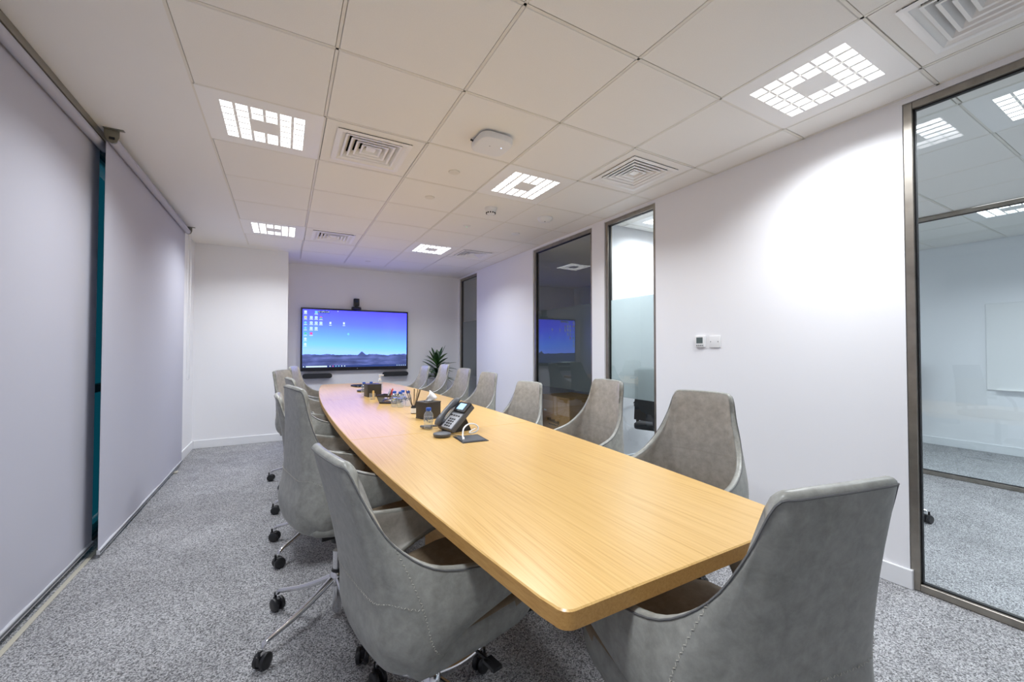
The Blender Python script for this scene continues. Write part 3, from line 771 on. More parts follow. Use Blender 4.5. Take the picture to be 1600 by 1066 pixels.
def shell_mesh():
    mb = MB(); mb.grid(surf, 0); mb.grid(inner, 1)
    # rounded rim between outer and inner, all round the border
    nu = len(surf); path = [(i, nvv-1) for i in range(nu)]+[(nu-1, j) for j in range(nvv-2, -1, -1)]+[(i, 0) for i in range(nu-2, -1, -1)]+[(0, j) for j in range(1, nvv-1)]
    rows = []
    for k, (i, j) in enumerate(path):
        o = surf[i][j]; q = inner[i][j]; c = (o+q)/2
        if j == nvv-1: d = surf[i][j]-surf[i][j-1]
        elif j == 0: d = surf[i][0]-surf[i][1]
        else: d = Vector((0,0,0))
        if i == nu-1: d = d.normalized()+(surf[i][j]-surf[i-1][j]).normalized() if d.length else surf[i][j]-surf[i-1][j]
        elif i == 0: d = d.normalized()+(surf[i][j]-surf[i+1][j]).normalized() if d.length else surf[i][j]-surf[i+1][j]
        d = d.normalized(); h = (o-q)/2; L = h.length
        rows.append([c+h*math.cos(a)+d*L*.8*math.sin(a) for a in [PI*m_/6 for m_ in range(7)]])
    mb.grid(rows, 0, closeu=True)
    me = mb.mesh('shell', ['leather', 'leather_in'], smooth=False)
    bm = bmesh.new(); bm.from_mesh(me); bmesh.ops.remove_doubles(bm, verts=bm.verts, dist=.0004); bmesh.ops.recalc_face_normals(bm, faces=bm.faces); bm.to_mesh(me); bm.free()
    for p in me.polygons: p.use_smooth = True
    return me
SHELL = shell_mesh()
def onsurf(P, u, v):          # bilinear on grid
    i = min(int(u), len(P)-2); j = min(int(v), len(P[0])-2); a = u-i; b = v-j
    return (P[i][j]*(1-a)+P[i+1][j]*a)*(1-b)+(P[i][j+1]*(1-a)+P[i+1][j+1]*a)*b
pip = MB(); nu = len(surf)
pip.tube([surf[i][nvv-1]+NRM[i][nvv-1]*.0005 for i in range(nu)], .0022, 6)
PIPING = pip.mesh('piping', 'seam')
stt = MB()
def stitch_line(P, N_, off, uvs, step=.0085):
    pts = [onsurf(P, *q)+onsurf(N_, *q)*off for q in uvs]
    d = 0; nxt = 0
    for a, b in zip(pts, pts[1:]):
        L = (b-a).length; tdir = (b-a).normalized()
        while d+L > nxt:
            p = a+tdir*(nxt-d); nrm = Vector(onsurf(N_, *uvs[0]))
            i = int(round((nxt/ .0085))) % 2
            s = tdir.cross(nrm).normalized()
            q = p+tdir*.0036+s*(.0018 if i else -.0018); p2 = p-s*(.0018 if i else -.0018)
            stt.cyl(p2, q, .0007, n=4); nxt += step
        d += L
UA, UB = 4*NU, (16-4)*NU          # arm/back seams at station 5 each side
for U in (UA, UB): stitch_line(surf, NRM, .0012, [(U, v*.5) for v in range(2*(nvv-1), 3, -1)])
stitch_line(surf, NRM, .0012, [(UA+(UB-UA)*k/40, 4.1*NV) for k in range(41)])
stitch_line(inner, [[-n for n in r] for r in NRM], .0012, [(UA+(UB-UA)*k/40, 4.55*NV) for k in range(41)])
STITCH = stt.mesh('stitching', 'stitch', smooth=False)
# seat cushion
def seat_mesh():
    mb = MB(); n = 9; rows = []
    lv = [(0, .402, .045), (.15, .402, .02), (.4, .410, .004), (.6, .430, 0), (1, .468, 0), (1, .484, .004), (1, .494, .015), (1, .498, .04)]
    def outl(ins):
        P_ = []; w0, w1 = .222-ins, .236-ins; yb, yf = -.165+ins, .288-ins; r = .07
        P_ += [(w0-.04, yb), (w0-.01, yb+.012), (w0, yb+.05), (w1, .05), (w1+.004, .15), (w1-.002, yf-.09), (w1-.025, yf-.035), (w1-.075, yf-.006), (w1-.14, yf), (0, yf+.004)]
        return P_+[(-x, y) for x, y in P_[-2::-1]]
    for _, z, ins in lv:
        o = outl(ins); rows.append([Vector((x, y, z+(.012*(y-.05) if z > .46 else .06*max(0, y-.1)))) for x, y in o])
    cols2 = [list(q) for q in zip(*rows)]; mb.grid(cols2, closeu=True)
    k = len(rows[0]); mb.add(rows[0], [tuple(range(k))]); mb.add(rows[-1], [tuple(range(k))])
    for f_i, f_ in enumerate(mb.f): pass
    me = mb.mesh('seat_cushion', ['seat_leather', 'leather'], smooth=False)
    bm = bmesh.new(); bm.from_mesh(me); bmesh.ops.remove_doubles(bm, verts=bm.verts, dist=.0004); bmesh.ops.recalc_face_normals(bm, faces=bm.faces)
    for f_ in bm.faces:
        f_.material_index = 0 if f_.calc_center_median().z > .477 else 1; f_.smooth = True
    bm.to_mesh(me); bm.free(); me.set_sharp_from_angle(angle=math.radians(60)); return me
SEAT = seat_mesh()
mech = MB(); mech.box(-.075, .075, -.09, .13, .345, .402); mech.box(-.15, .15, .13, .20, .365, .400); mech.lathe([(.030, .30), (.036, .33), (.036, .36)], 18)
MECH = mech.mesh('tilt_mechanism', 'black', bevel=.006, seg=2)
lever = MB(); lever.cyl((.06, .05, .355), (.23, .07, .345), .005, n=8); lever.box(.20, .25, .055, .085, .340, .350)
LEVER = lever.mesh('height_lever', 'black')
COLM = MB().lathe([(.017, .05), (.019, .055), (.019, .165), (.017, .17)], 20).mesh('column_tube', 'chrome')
GAS = MB().lathe([(.0185, .232), (.0185, .32)], 20).mesh('gas_column', 'chrome')
RINGB = MB().lathe([(.022, .226), (.025, .232), (.022, .24)], 20).mesh('collar', 'black')
HUB = MB().lathe([(.02, .165), (.03, .172), (.034, .19), (.032, .21), (.026, .224), (.022, .228)], 24).mesh('hub', 'chrome')
lg = MB(); pts = []; rad = []
for k in range(9):
    s = k/8; pts.append((.022+s*.283, 0, .200-.105*s-.012*math.sin(PI*s))); rad.append(.0165-.0055*s)
pts.append((.318, 0, .088)); rad.append(.011); pts.append((.322, 0, .076)); rad.append(.010)
lg.tube(pts, rad, 12, flat=.85); LEG = lg.mesh('leg', 'chrome')
cs = MB()
for s in (-1, 1):
    cs.lathe([(.012, -.010), (.024, -.0095), (.029, -.006), (.030, 0), (.029, .006), (.024, .0095)], 24, (0, s*.0155, .030), Matrix.Rotation(PI/2, 3, 'X'))
cs.lathe([(.006, .03), (.006, .078)], 12, (.018, 0, 0)); cs.box(-.012, .026, -.007, .007, .022, .056)
CAST = cs.mesh('caster', 'black', bevel=0)
cap = MB()
for s in (-1, 1): cap.lathe([(.010, -.001), (.011, .001)], 14, (0, s*.0265, .030), Matrix.Rotation(PI/2, 3, 'X'))
CASTCAP = cap.mesh('caster_cap', 'grey_plastic')

def make_chair():
    t = link('conference_chair', None)
    tilt = [link('shell', SHELL, t), link('seat_cushion', SEAT, t)]
    link('piping', PIPING, tilt[0]); tag(link('stitching', STITCH, tilt[0]), kind='stuff')
    link('tilt_mechanism', MECH, t); link('height_lever', LEVER, t)
    link('column_tube', COLM, t); link('gas_column', GAS, t); link('collar', RINGB, t); link('hub', HUB, t)
    for k in range(5):
        a = 2*PI*k/5
        l = link('leg', LEG, t, (0, 0, 0), (0, 0, a)); l['spoke'] = float(a)
        c = link('caster', CAST, l, (.322, 0, 0), (0, 0, random.uniform(-PI, PI)))
        link('caster_cap', CASTCAP, c)
    return t
random.seed(11)
proto = make_chair(); first = [True]
G = 'grey leather swivel chairs round the conference table'
def depth(o):
    d = 0
    while o.parent: o = o.parent; d += 1
    return d
def place_chair(x, y, th, dz, tilt, label, base_a=0.0):
    if first[0]: o = proto; first[0] = False
    else: o = copy_tree(proto)
    o.location = (x, y, 0); o.rotation_euler = (0, 0, th)
    tag(o, label, 'chair', G)
    for ch in o.children:
        nm = ch.name.split('.')[0]
        if nm in ('shell', 'seat_cushion'):
            R = Matrix.Rotation(tilt, 4, 'X'); T = Matrix.Translation((0, 0, .42))
            ch.matrix_local = Matrix.Translation((0, 0, dz)) @ T @ R @ T.inverted()
        elif nm in ('tilt_mechanism', 'height_lever'): ch.location = (0, 0, dz)
        elif nm == 'gas_column': ch.location = (0, 0, min(dz, 0)*1.0); ch.scale = (1, 1, 1)
        elif nm == 'leg': ch.rotation_euler = (0, 0, ch['spoke']+base_a-th)
    return o
D = math.radians
# three-level limit: casters are sub-parts of legs, their caps are folded into the same level
def fix_caps(o):
    for l in o.children:
        for c in list(l.children):
            for q in list(c.children): bpy.data.objects.remove(q, do_unlink=True)
fix_caps(proto)
CH = [
 (.82, -.66, -1.383, .002, .088, D(180), 'grey leather swivel chair nearest the camera on the blind side, seen from behind'),
 (.630, .11, -1.36, .060, -.13, D(137), 'grey leather swivel chair second on the blind side, chrome star base in full view'),
 (.642, .965, -1.565, -.026, .0, D(-140), 'grey leather swivel chair third from the camera on the blind side, back mostly hidden'),
 (.688, 1.644, -1.428, .023, -.03, D(183), 'grey leather swivel chair fourth from the camera on the blind side'),
 (.614, 2.409, -2.036, .045, -.01, D(-130), 'grey leather swivel chair fifth on the blind side, turned towards the camera and pulled out'),
 (.745, 3.505, -1.902, .035, -.02, D(150), 'farthest grey leather swivel chair on the blind side, in front of the screen corner'),
 (2.006, -.640, 1.774, .029, -.04, D(20), 'grey leather swivel chair nearest the camera on the right side, before the plain wall'),
 (1.976, .069, 1.498, .043, -.05, D(50), 'grey leather swivel chair second on the right side, before the narrow lit pane'),
 (1.953, .912, 1.788, -.031, -.04, D(5), 'low grey leather swivel chair third on the right side, beside the cardboard box'),
 (1.949, 1.708, 1.675, .009, -.03, D(30), 'grey leather swivel chair fourth on the right side, behind the desk phone'),
 (1.955, 2.385, 1.648, .026, -.01, D(10), 'grey leather swivel chair fifth on the right side with blue screen light on its back'),
 (1.965, 3.09, 1.597, .05, .0, D(60), 'grey leather swivel chair sixth on the right side, just right of the plant'),
 (1.913, 3.764, 1.654, .011, .02, D(40), 'farthest grey leather swivel chair on the right side, left of the plant'),
 (1.292, -1.305, -.202, .032, .03, D(15), 'grey leather swivel chair at the near table end, its back at lower right'),
]
for c in CH: place_chair(c[0], c[1], c[2], c[3], c[4], c[6], c[5])

# ================================================================== THINGS ON THE TABLE
TZ = .7502
# phone ---------------------------------------------------------------
ph = thing('desk_phone', 'dark grey desk phone with lit display on its stand', 'phone', (1.282, .365, TZ), D(-80))
TL = D(43)
RP = Matrix.Rotation(TL, 3, 'X')
def P3(x, y, z): return Vector((0, -.055, .022)) + RP @ Vector((x, y, z))
mb = MB(); mb.obox(P3(0, .095, -.010), .165, .195, .030, RP); mb.obj('body', 'grey_plastic', ph, bevel=.006, seg=3)
mb = MB(); mb.obox(P3(.022, .058, .0065), .112, .108, .004, RP); mb.obj('keypad_panel', 'keypad', ph, bevel=.0015, seg=1)
mb = MB(); mb.obox(P3(.024, .158, .010), .116, .072, .014, RP); mb.obj('display_housing', 'black', ph, bevel=.004)
mb = MB(); mb.obox(P3(.022, .158, .0178), .066, .044, .002, RP); mb.obj('display', 'lcd', ph)
for r in range(4):
    for c in range(3):
        mb = MB(); mb.obox(P3(-.004+.022*c, .018+.0165*r, .0095), .015, .0095, .004, RP); mb.obj('key', 'black', ph, bevel=.001, seg=1)
for k in range(4):
    mb = MB(); mb.obox(P3(-.020+.026*k, .094, .0095), .016, .009, .004, RP); mb.obj('key', 'black', ph, bevel=.001, seg=1)
mb = MB(); arc = []
for k in range(13):
    s = k/12; arc.append(P3(-.060, -.006+.208*s, .022+.013*math.sin(PI*s)))
mb.tube(arc, [.016, .024, .025, .023]+[.019]*5+[.023, .025, .024, .016], 16, flat=.8); mb.obj('handset', 'grey_plastic', ph)
mb = MB(); mb.obox(P3(-.05, .10, .010), .006, .09, .006, RP); mb.obj('handset_trim', 'white_metal', ph)
mb = MB(); mb.prism([(-.05, 0), (.05, 0), (.05, .004), (-.05, .004)], 0, .1, R=Matrix(((1,0,0),(0,0,1),(0,1,0))), c=(0, -.05, 0))
mb.add([(-.05, -.04, .0), (.05, -.04, 0), (.05, .10, 0), (-.05, .10, 0), (-.045, .045, .10), (.045, .045, .10), (.045, .055, .10), (-.045, .055, .10)], [(0,1,5,4),(1,2,6,5),(2,3,7,6),(3,0,4,7),(4,5,6,7),(0,3,2,1)])
mb.obj('stand', 'black', ph, bevel=.002, seg=1)
# pods
t = thing('microphone_pod', 'round grey microphone pod in front of the desk phone', 'microphone', (1.175, .245, TZ), 0, 'round microphone pods on the table')
MB().lathe([(.040, 0), (.046, .004), (.050, .014), (.049, .019), (.040, .022)], 32).obj('body', 'grey_plastic', t)
mb = MB(); mb.tube(cr([(.048, 0, .006), (.08, -.03, .004), (.10, -.075, .004), (.085, -.12, .006)], 8), .0025, 6); mb.obj('cord', 'grey_plastic', t)
t = thing('microphone_pod', 'round dark microphone pod at the far end, beside the black tissue box', 'microphone', (1.175, 2.93, TZ), 0, 'round microphone pods on the table')
MB().lathe([(.040, 0), (.046, .004), (.050, .014), (.049, .019), (.040, .022)], 32).obj('body', 'grey_plastic', t)
t = thing('handset_rest', 'small dark grey angled bar lying left of the desk phone', 'phone accessory', (1.180, .505, TZ), D(8))
mb = MB(); mb.tube([(-.035, .03, .012), (-.02, -.01, .013), (.0, -.04, .013)], [.009, .012, .012], 12, flat=.8); mb.tube([(-.035, .03, .012), (.02, .012, .012), (.075, -.02, .012)], [.009, .008, .008], 12, flat=.8)
mb.obj('body', 'grey_plastic', t)
# white cable
t = thing('white_cable', 'white looped cable running from the phone to the cable hatch', 'cable', (1.30, .25, TZ))
mb = MB(); mb.tube(cr([(.115, .09, .005), (.06, .035, .0045), (.035, -.02, .006), (.055, -.06, .02), (.07, -.055, .042), (.05, -.045, .060), (.01, -.055, .064), (-.03, -.085, .050), (-.052, -.125, .024), (-.062, -.155, .0055)], 8), .0042, 8); mb.obj('cord', 'white_plastic', t)
MB().cyl((-.062, -.160, .0058), (-.052, -.135, .012), .0055, n=10).obj('plug', 'white_plastic', t)

# tissue boxes
def tissue_box(label, x, y, rz, s=.138, h=.122, tissue=True):
    t = thing('tissue_box', label, 'tissue box', (x, y, TZ), rz, 'black leather tissue boxes')
    box(-s/2, s/2, -s/2, s/2, .008, h).obj('box_body', 'black_leather', t, bevel=.004)
    box(-s/2-.002, s/2+.002, -s/2-.002, s/2+.002, h-.003, h+.004).obj('lid', 'black_leather', t, bevel=.0025)
    box(-s/2-.001, s/2+.001, -s/2-.001, s/2+.001, 0, .009).obj('base_rim', 'black_leather', t, bevel=.0015, seg=1)
    MB().lathe([(.034, h+.0035), (.034, h+.0045)], 24).obj('opening', 'void', t)
    if tissue:
        mb = MB(); rows = []
        for i in range(9):
            u = i/8-.5; rows.append([])
            for j in range(7):
                v = j/6; wv = (.30+.7*v)
                rows[-1].append((u*.105*wv+.022*v+.012*v*v, .012*math.sin(u*9+v*2)*(.4+v)+.006*math.sin(v*7), h+.002+.066*v*(.72+.45*math.cos(u*5.5+.6))))
        mb.grid(rows); mb.obj('tissue', 'tissue', t, angle=80)
    return t
tissue_box('black leather tissue box with white tissue, beside the desk phone', 1.296, .872, D(21), .122, .114)
tissue_box('farther black leather tissue box, standing behind the snack tray', 1.205, 2.43, D(6), tissue=False)

# bottles
def make_bottle():
    t = link('water_bottle', None)
    MB().lathe([(.020, 0), (.0255, .003), (.0275, .010), (.0262, .020), (.0278, .030), (.0265, .040), (.0278, .050), (.0278, .078), (.0268, .090), (.022, .101), (.0145, .110), (.0125, .114), (.0125, .121)], 28).obj('bottle_body', 'plastic_clear', t)
    MB().lathe([(.018, .003), (.0245, .006), (.0255, .06), (.0262, .076)], 24).obj('water_fill', 'water', t)
    MB().lathe([(.0283, .046), (.0283, .074)], 28, caps=False).obj('label_band', 'plastic_label', t)
    MB().lathe([(.0155, .112), (.0160, .114), (.0160, .128), (.0145, .1305)], 24).obj('cap', 'bluecap', t)
    return t
mt = bpy.data.materials.new('printed_clear_label'); mt.use_nodes = True; tt = mt.node_tree; tt.nodes.clear()
a_ = tt.nodes.new('ShaderNodeBsdfTransparent'); a_.inputs[0].default_value = (.93, .96, 1, 1); d_ = tt.nodes.new('ShaderNodeBsdfDiffuse'); d_.inputs[0].default_value = (.12, .14, .2, 1)
n_ = tt.nodes.new('ShaderNodeTexNoise'); n_.inputs['Scale'].default_value = 90; tc_ = tt.nodes.new('ShaderNodeTexCoord'); g_ = tt.nodes.new('ShaderNodeMath'); g_.operation = 'GREATER_THAN'; g_.inputs[1].default_value = .56
x_ = tt.nodes.new('ShaderNodeMixShader'); o_ = tt.nodes.new('ShaderNodeOutputMaterial')
tt.links.new(tc_.outputs['Object'], n_.inputs[0]); tt.links.new(n_.outputs['Fac'], g_.inputs[0]); tt.links.new(g_.outputs[0], x_.inputs[0]); tt.links.new(a_.outputs[0], x_.inputs[1]); tt.links.new(d_.outputs[0], x_.inputs[2]); tt.links.new(x_.outputs[0], o_.inputs[0])
M['plastic_label'] = mt
bp_ = make_bottle(); BG = 'small water bottles with blue caps'
BT = [(1.172, .478, 'clear water bottle with blue cap standing alone in front of the tissue box'),
      (1.218, 1.545, 'leftmost blue capped water bottle of the cluster beside the snack tray'),
      (1.252, 1.480, 'front middle blue capped water bottle of the cluster beside the snack tray'),
      (1.322, 1.505, 'rightmost blue capped water bottle of the cluster beside the snack tray'),
      (1.300, 1.590, 'rear blue capped water bottle of the cluster, half hidden by the front ones'),
      (1.150, 2.620, 'left blue capped water bottle behind the farther tissue box'),
      (1.228, 2.640, 'right blue capped water bottle behind the farther tissue box')]
for k, (x, y, lab) in enumerate(BT):
    o = bp_ if k == 0 else copy_tree(bp_); o.location = (x, y, TZ); o.rotation_euler = (0, 0, k*1.1); tag(o, lab, 'water bottle', BG)

# reed diffuser
t = thing('reed_diffuser', 'small black reed diffuser with dark sticks left of the tissue box', 'diffuser', (1.262, 1.115, TZ))
MB().lathe([(.020, 0), (.0225, .002), (.0225, .048), (.020, .053)], 26).obj('jar', 'black', t)
MB().lathe([(.0229, .006), (.0229, .042)], 26, caps=False).obj('jar_label', 'label', t)
MB().lathe([(.0165, .053), (.0165, .060)], 22).obj('collar', 'black', t)
for a, tl in ((2.7, .36), (3.5, .30), (-.5, .26), (.2, .20), (1.2, .10), (-.2, .3), (4.6, .12)):
    d = Vector((math.cos(a)*math.sin(tl), math.sin(a)*math.sin(tl), math.cos(tl)))
    b_ = Vector((0, 0, .02))-d*.0; mb = MB(); mb.cyl(b_, b_+d*.165, .0026, n=7); mb.obj('reed', 'stick', t)

# snack tray
tr = thing('snack_tray', 'black open sided tray filled with wrapped snacks', 'tray', (1.245, 1.80, TZ), D(-38))
A, B, hh_ = .098, .068, .072
def ringbox(z0, z1, s0, s1, th=.003):
    mb = MB(); n = 4
    def q(s, ins): return [(-A*s+ins, -B*s+ins), (A*s-ins, -B*s+ins), (A*s-ins, B*s-ins), (-A*s+ins, B*s-ins)]
    o0 = [(x, y, z0) for x, y in q(s0, 0)]; o1 = [(x, y, z1) for x, y in q(s1, 0)]; i0 = [(x, y, z0) for x, y in q(s0, th)]; i1 = [(x, y, z1) for x, y in q(s1, th)]
    vs = o0+o1+i0+i1; fs = []
    for i in range(4): k = (i+1) % 4; fs += [(i, k, 4+k, 4+i), (8+i, 12+i, 12+k, 8+k), (4+i, 4+k, 12+k, 12+i), (i, 8+i, 8+k, k)]
    mb.add(vs, fs); return mb
ringbox(.058, .074, 1.0, 1.04, .005).obj('rim', 'black_leather', tr)
ringbox(.0, .012, .80, .84, .004).obj('base_rim', 'black', tr)
box(-A*.8, A*.8, -B*.8, B*.8, 0, .004).obj('base', 'black', tr)
for s in (-1, 1):
    mb = MB(); mb.add([(s*A*.80, -B*.80, 0), (s*A*.80, B*.80, 0), (s*A*1.01, B*1.01, .06), (s*A*1.01, -B*1.01, .06), (s*(A*.80-.004), -B*.80, 0), (s*(A*.80-.004), B*.80, 0), (s*(A*1.01-.004), B*1.01, .06), (s*(A*1.01-.004), -B*1.01, .06)],
                          [(0,1,2,3),(4,7,6,5),(0,4,5,1),(1,5,6,2),(2,6,7,3),(3,7,4,0)]); mb.obj('end_panel', 'black_leather', tr, smooth=False)
for s in (-1, 1):
    mb = MB(); mb.add([(-A*.80, s*B*.80, .002), (A*.80, s*B*.80, .002), (A*1.0, s*B*1.0, .06), (-A*1.0, s*B*1.0, .06)], [(0,1,2,3)]); mb.obj('clear_side', 'plastic_clear', tr, smooth=False)
# wrapped snacks: individual things lying in the tray
random.seed(5)
cT, sT = math.cos(D(-38)), math.sin(D(-38))
def world(px, py): return (1.245+px*cT-py*sT, 1.80+px*sT+py*cT)
def snack(mkey, colour, x, y, z, L, w_, rot, where):
    t = thing('wrapped_snack', f'{colour} wrapped snack {where}', 'snack', (x, y, z), 0, 'wrapped snacks in the tray'); t.rotation_euler = rot
    mb = MB(); rows = []
    for k in range(7):
        s = k/6; r = w_/2*(.35+.65*math.sin(PI*min(1, max(0, (s*1.3-.15))))**.5 if 0 < s < 1 else .5)
        rows.append([(-L/2+L*s, r*math.cos(2*PI*i/10), r*.6*math.sin(2*PI*i/10)) for i in range(10)])
    cols3 = [list(q) for q in zip(*rows)]; mb.grid(cols3, closeu=True); mb.add(rows[0], [tuple(range(10))]); mb.add(rows[-1], [tuple(range(10))])
    mb.obj('wrapper', mkey, t)
    for e in (-1, 1): MB().box(e*L/2-.006 if e > 0 else -L/2-.006, e*L/2+.006 if e > 0 else -L/2+.006, -w_*.32, w_*.32, -.0012, .0012).obj('crimped_end', mkey, t)
SN = [('navy', 'navy blue', -.048, -.030, .020, .04, .026, 'in the near left corner of the tray'), ('navy', 'dark blue', -.03, -.042, .036, .045, .024, 'higher at the near left of the tray'),
      ('brown', 'brown', -.01, -.035, .022, .05, .026, 'low on the near side of the tray'), ('silver', 'silver', .02, -.038, .022, .05, .026, 'at the near middle of the tray'),
      ('silver', 'pale silver', -.050, .008, .03, .04, .026, 'at the left end of the tray'), ('yellow', 'yellow', .045, -.035, .038, .055, .024, 'behind the bottles in the tray'),
      ('navy', 'navy', .0, .0, .04, .05, .026, 'in the middle of the tray heap'), ('silver', 'white and silver', .05, .0, .03, .05, .026, 'at the right end of the tray'),
      ('brown', 'dark brown', .02, .035, .03, .05, .026, 'on the far side of the tray'), ('gold', 'golden', -.03, .035, .034, .05, .026, 'at the far left of the tray')]
for mk, colr, px, py, z, L, w_, wh in SN:
    x, y = world(px, py); snack(mk, colr, x, y, TZ+z, L, w_, (random.uniform(-.4, .4), random.uniform(-.4, .4), random.uniform(0, 3)), wh)
for mk, colr, px, py, z, L, w_, rot, wh in (('silver', 'white', -.012, -.012, .085, .075, .020, (0, -1.25, .3), 'standing upright in the tray'), ('red', 'red', .005, .012, .092, .06, .022, (.3, -1.1, .9), 'standing behind the white one'),
        ('brown', 'brown striped', .004, -.014, .078, .07, .014, (0, -1.3, .5), 'standing beside the white one'), ('yellow', 'bright yellow', .075, -.01, .088, .065, .012, (0, -.9, -.4), 'leaning at the right of the tray'), ('yellow', 'second yellow', .088, .02, .088, .055, .012, (0, -.8, .2), 'farther right, leaning over the tray rim'),
        ('gold', 'golden', -.01, .045, .098, .055, .024, (0, -1.35, 0), 'tallest at the back of the tray')):
    x, y = world(px, py); snack(mk, colr, x, y, TZ+z, L, w_, rot, wh)
# glass jar with biscuits
t = thing('glass_jar', 'small clear glass jar beside the snack tray', 'jar', (1.150, 2.14, TZ))
MB().lathe([(.024, 0), (.027, .003), (.027, .055), (.025, .060)], 24, caps=False).obj('jar_wall', 'plastic_clear', t)
MB().lathe([(.024, .001), (.024, .004)], 24).obj('jar_base', 'plastic_clear', t)
o = thing('biscuit', 'golden biscuit stick standing in the small glass jar', 'biscuit', (1.158, 2.14, TZ+.005))
MB().lathe([(.007, 0), (.010, .01), (.010, .070), (.006, .080)], 14).obj('biscuit_body', 'gold', o)
# sanitiser
t = thing('sanitiser_bottle', 'clear hand sanitiser bottle with white pump at the far end', 'bottle', (1.385, 2.97, TZ))
MB().lathe([(.026, 0), (.030, .004), (.030, .095), (.024, .110), (.013, .118), (.012, .124)], 26).obj('bottle_body', 'plastic_clear', t)
MB().lathe([(.0285, .004), (.0285, .05)], 24).obj('gel', 'water', t)
MB().lathe([(.017, .118), (.017, .134), (.012, .138)], 20).obj('collar', 'white_plastic', t)
MB().cyl((0, 0, .138), (0, 0, .172), .0045, n=10).obj('pump_stem', 'white_plastic', t)
mb = MB(); mb.box(-.014, .042, -.009, .009, .172, .183); mb.obj('pump_head', 'white_plastic', t, bevel=.003)
MB().cyl((0, 0, .01), (0, 0, .12), .0025, n=8).obj('dip_tube', 'white_plastic', t)
# dark oval remote device at far end
t = thing('tablet', 'dark blue glossy rounded tablet lying at the far end of the table', 'tablet', (1.265, 3.62, TZ), D(12))
rloft('case', [(.17, .25, .06, 0), (.18, .26, .065, .004), (.18, .26, .065, .014), (.174, .254, .062, .018)], 'black', t)
rloft('screen', [(.150, .225, .05, .0182), (.150, .225, .05, .019)], 'tabletglass', t)

# ================================================================== PLANT
pl = thing('potted_plant', 'green leafy dracaena in a dark planter in the far right corner', 'plant', (2.70, 4.80, 0))
MB().lathe([(.10, 0), (.12, .01), (.155, .44), (.165, .46), (.150, .46), (.148, .43)], 30).obj('planter', 'pot', pl)
MB().lathe([(.02, .415), (.147, .42)], 24).obj('soil', 'soil', pl)
mb = MB(); mb.tube([(0, 0, .40), (.01, 0, .62), (0, .01, .82), (.0, .0, .98)], [.018, .016, .014, .009], 10); mb.obj('stem', 'stem', pl)
mb = MB(); mb.tube([(.03, .02, .40), (.05, .0, .58), (.03, .02, .74)], [.013, .012, .008], 10); mb.obj('stem', 'stem', pl)
random.seed(21)
def leaf_mesh(L, w_, droop, curl):
    mb = MB(); rows = []; n = 9
    for k in range(n+1):
        s = k/n; x = L*s*math.cos(droop*s*.8); z = L*(math.sin(curl)*s)-droop*L*s*s*.55; ww = w_*math.sin(PI*min(1, s*.93+.05))**.75*.5
        rows.append([(x*math.cos(curl), -ww, z+ww*.28), (x*math.cos(curl), 0, z), (x*math.cos(curl), ww, z+ww*.28)])
    mb.grid(rows); return mb
for k in range(54):
    s = k/53; z0 = .70+.30*s; az = k*2.4+random.uniform(-.3, .3); L = random.uniform(.28, .42)*(1 if s > .2 else .85); curl = .10+.95*s**2.6+random.uniform(-.3, .45)
    o = leaf_mesh(L, random.uniform(.046, .074), random.uniform(.25, .85)*(1-.4*s), min(curl, 1.35)).obj('leaf', 'leaf' if random.random() < .72 else 'leaf2', pl, (0, 0, z0), (0, 0, az), angle=80)
for k in range(12):
    az = k*2.1; o = leaf_mesh(random.uniform(.16, .26), .06, .5, .9).obj('leaf', 'leaf2' if k % 2 else 'leaf', pl, (.03, .02, .66+.01*k), (0, 0, az), angle=80)

# ================================================================== OTHER ROOMS
cb = thing('cardboard_box', 'brown taped cardboard box behind the dark glass pane', 'cardboard box', (3.46, 2.10, 0))
box(0, .50, 0, .60, 0, .625).obj('carton', 'card', cb, bevel=.004, seg=1)
box(-.0015, 0, .27, .33, .38, .626).obj('tape_strip', 'tape', cb, smooth=False)
box(-.001, 0, .005, .25, .40, .56).obj('tape_patch', 'tape', cb, smooth=False); box(-.001, 0, .35, .595, .40, .56).obj('tape_patch', 'tape', cb, smooth=False)
box(-.002, 0, .50, .56, .415, .435).obj('white_sticker', 'carton_white', cb, smooth=False)
random.seed(9); pr1 = MB(); pr2 = MB()
for k in range(9): y = .46-.03*k; pr1.box(-.002, 0, y, y+.016, .30-.004*k, .33-.004*k+.008*(k % 3))
for k in range(6): y = .42-.035*k; pr1.box(-.002, 0, y, y+.02, .245, .262)
for k in range(10): y = .48-.032*k; pr2.box(-.002, 0, y, y+.018, .17-.03*(k % 2), .20)
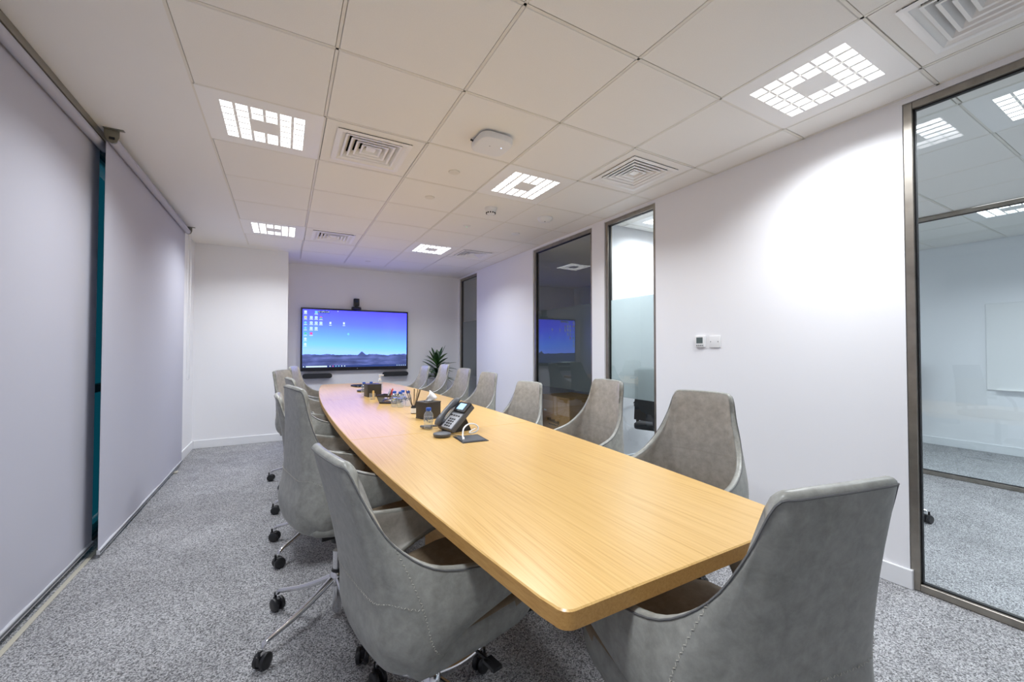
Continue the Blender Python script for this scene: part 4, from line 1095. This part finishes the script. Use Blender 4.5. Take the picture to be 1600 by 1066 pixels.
pr1.obj('dark_lettering', 'darkprint', cb, smooth=False); pr2.obj('red_lettering', 'redprint', cb, smooth=False)

def office_chair(x, y, rz, label):
    t = thing('office_chair', label, 'chair', (x, y, 0), rz, 'black mesh office chairs in the side rooms')
    MB().box(-.24, .24, -.23, .24, .44, .51).obj('seat', 'black_soft', t, bevel=.03, seg=3)
    mb = MB(); rows = []
    for i in range(9):
        u = i/8-.5; rows.append([(u*.46*(1-.12*j/8), -.25-.05*(j/8)**2-.05*math.cos(u*3)+.03, .54+.50*j/8) for j in range(9)])
    mb.grid(rows); mb.grid([[(a, b-.012, c) for a, b, c in r] for r in rows]); mb.obj('backrest', 'black_soft', t)
    mb = MB(); mb.tube([(0, -.20, .42), (0, -.30, .50), (0, -.325, .75)], [.022, .022, .016], 10); mb.obj('back_support', 'black', t)
    for s in (-1, 1):
        mb = MB(); mb.tube(cr([(s*.20, .0, .45), (s*.28, .0, .47), (s*.285, -.02, .60), (s*.28, -.08, .685), (s*.28, .16, .69)], 6), .012, 8, flat=1.4)
        mb.obj('armrest', 'black', t)
    MB().cyl((0, 0, .12), (0, 0, .44), .024, n=14).obj('column', 'chrome', t)
    for k in range(5):
        a = 2*PI*k/5+.3; l = MB().tube([(.03, 0, .12), (.20, 0, .10), (.30, 0, .082)], [.020, .016, .012], 10, flat=.8).obj('leg', 'chrome', t, rot=(0, 0, a))
        link('caster', CAST, l, (.305, 0, 0), (0, 0, 1.0*k))
    return t
office_chair(3.74, .90, D(-68), 'black office chair with armrest behind the narrow lit glass pane')
office_chair(4.31, -.52, D(200), 'black office chair hidden by the wall, one caster showing through the near glass')
office_chair(7.45, .42, D(60), 'black office chair against the back wall of the farthest room')
office_chair(4.30, 1.95, D(100), 'black office chair behind the cardboard box in the dark room')

t = thing('whiteboard', 'thin framed whiteboard on the back wall of the farthest room', 'whiteboard', (XC-.002, -.42, .75))
box(-.018, 0, -1.80, 0, 0, 1.03).obj('board', 'white_plastic', t, bevel=.003, seg=1)
box(-.05, -.018, -1.7, -.08, 0, .012).obj('pen_tray', 'white_metal', t)
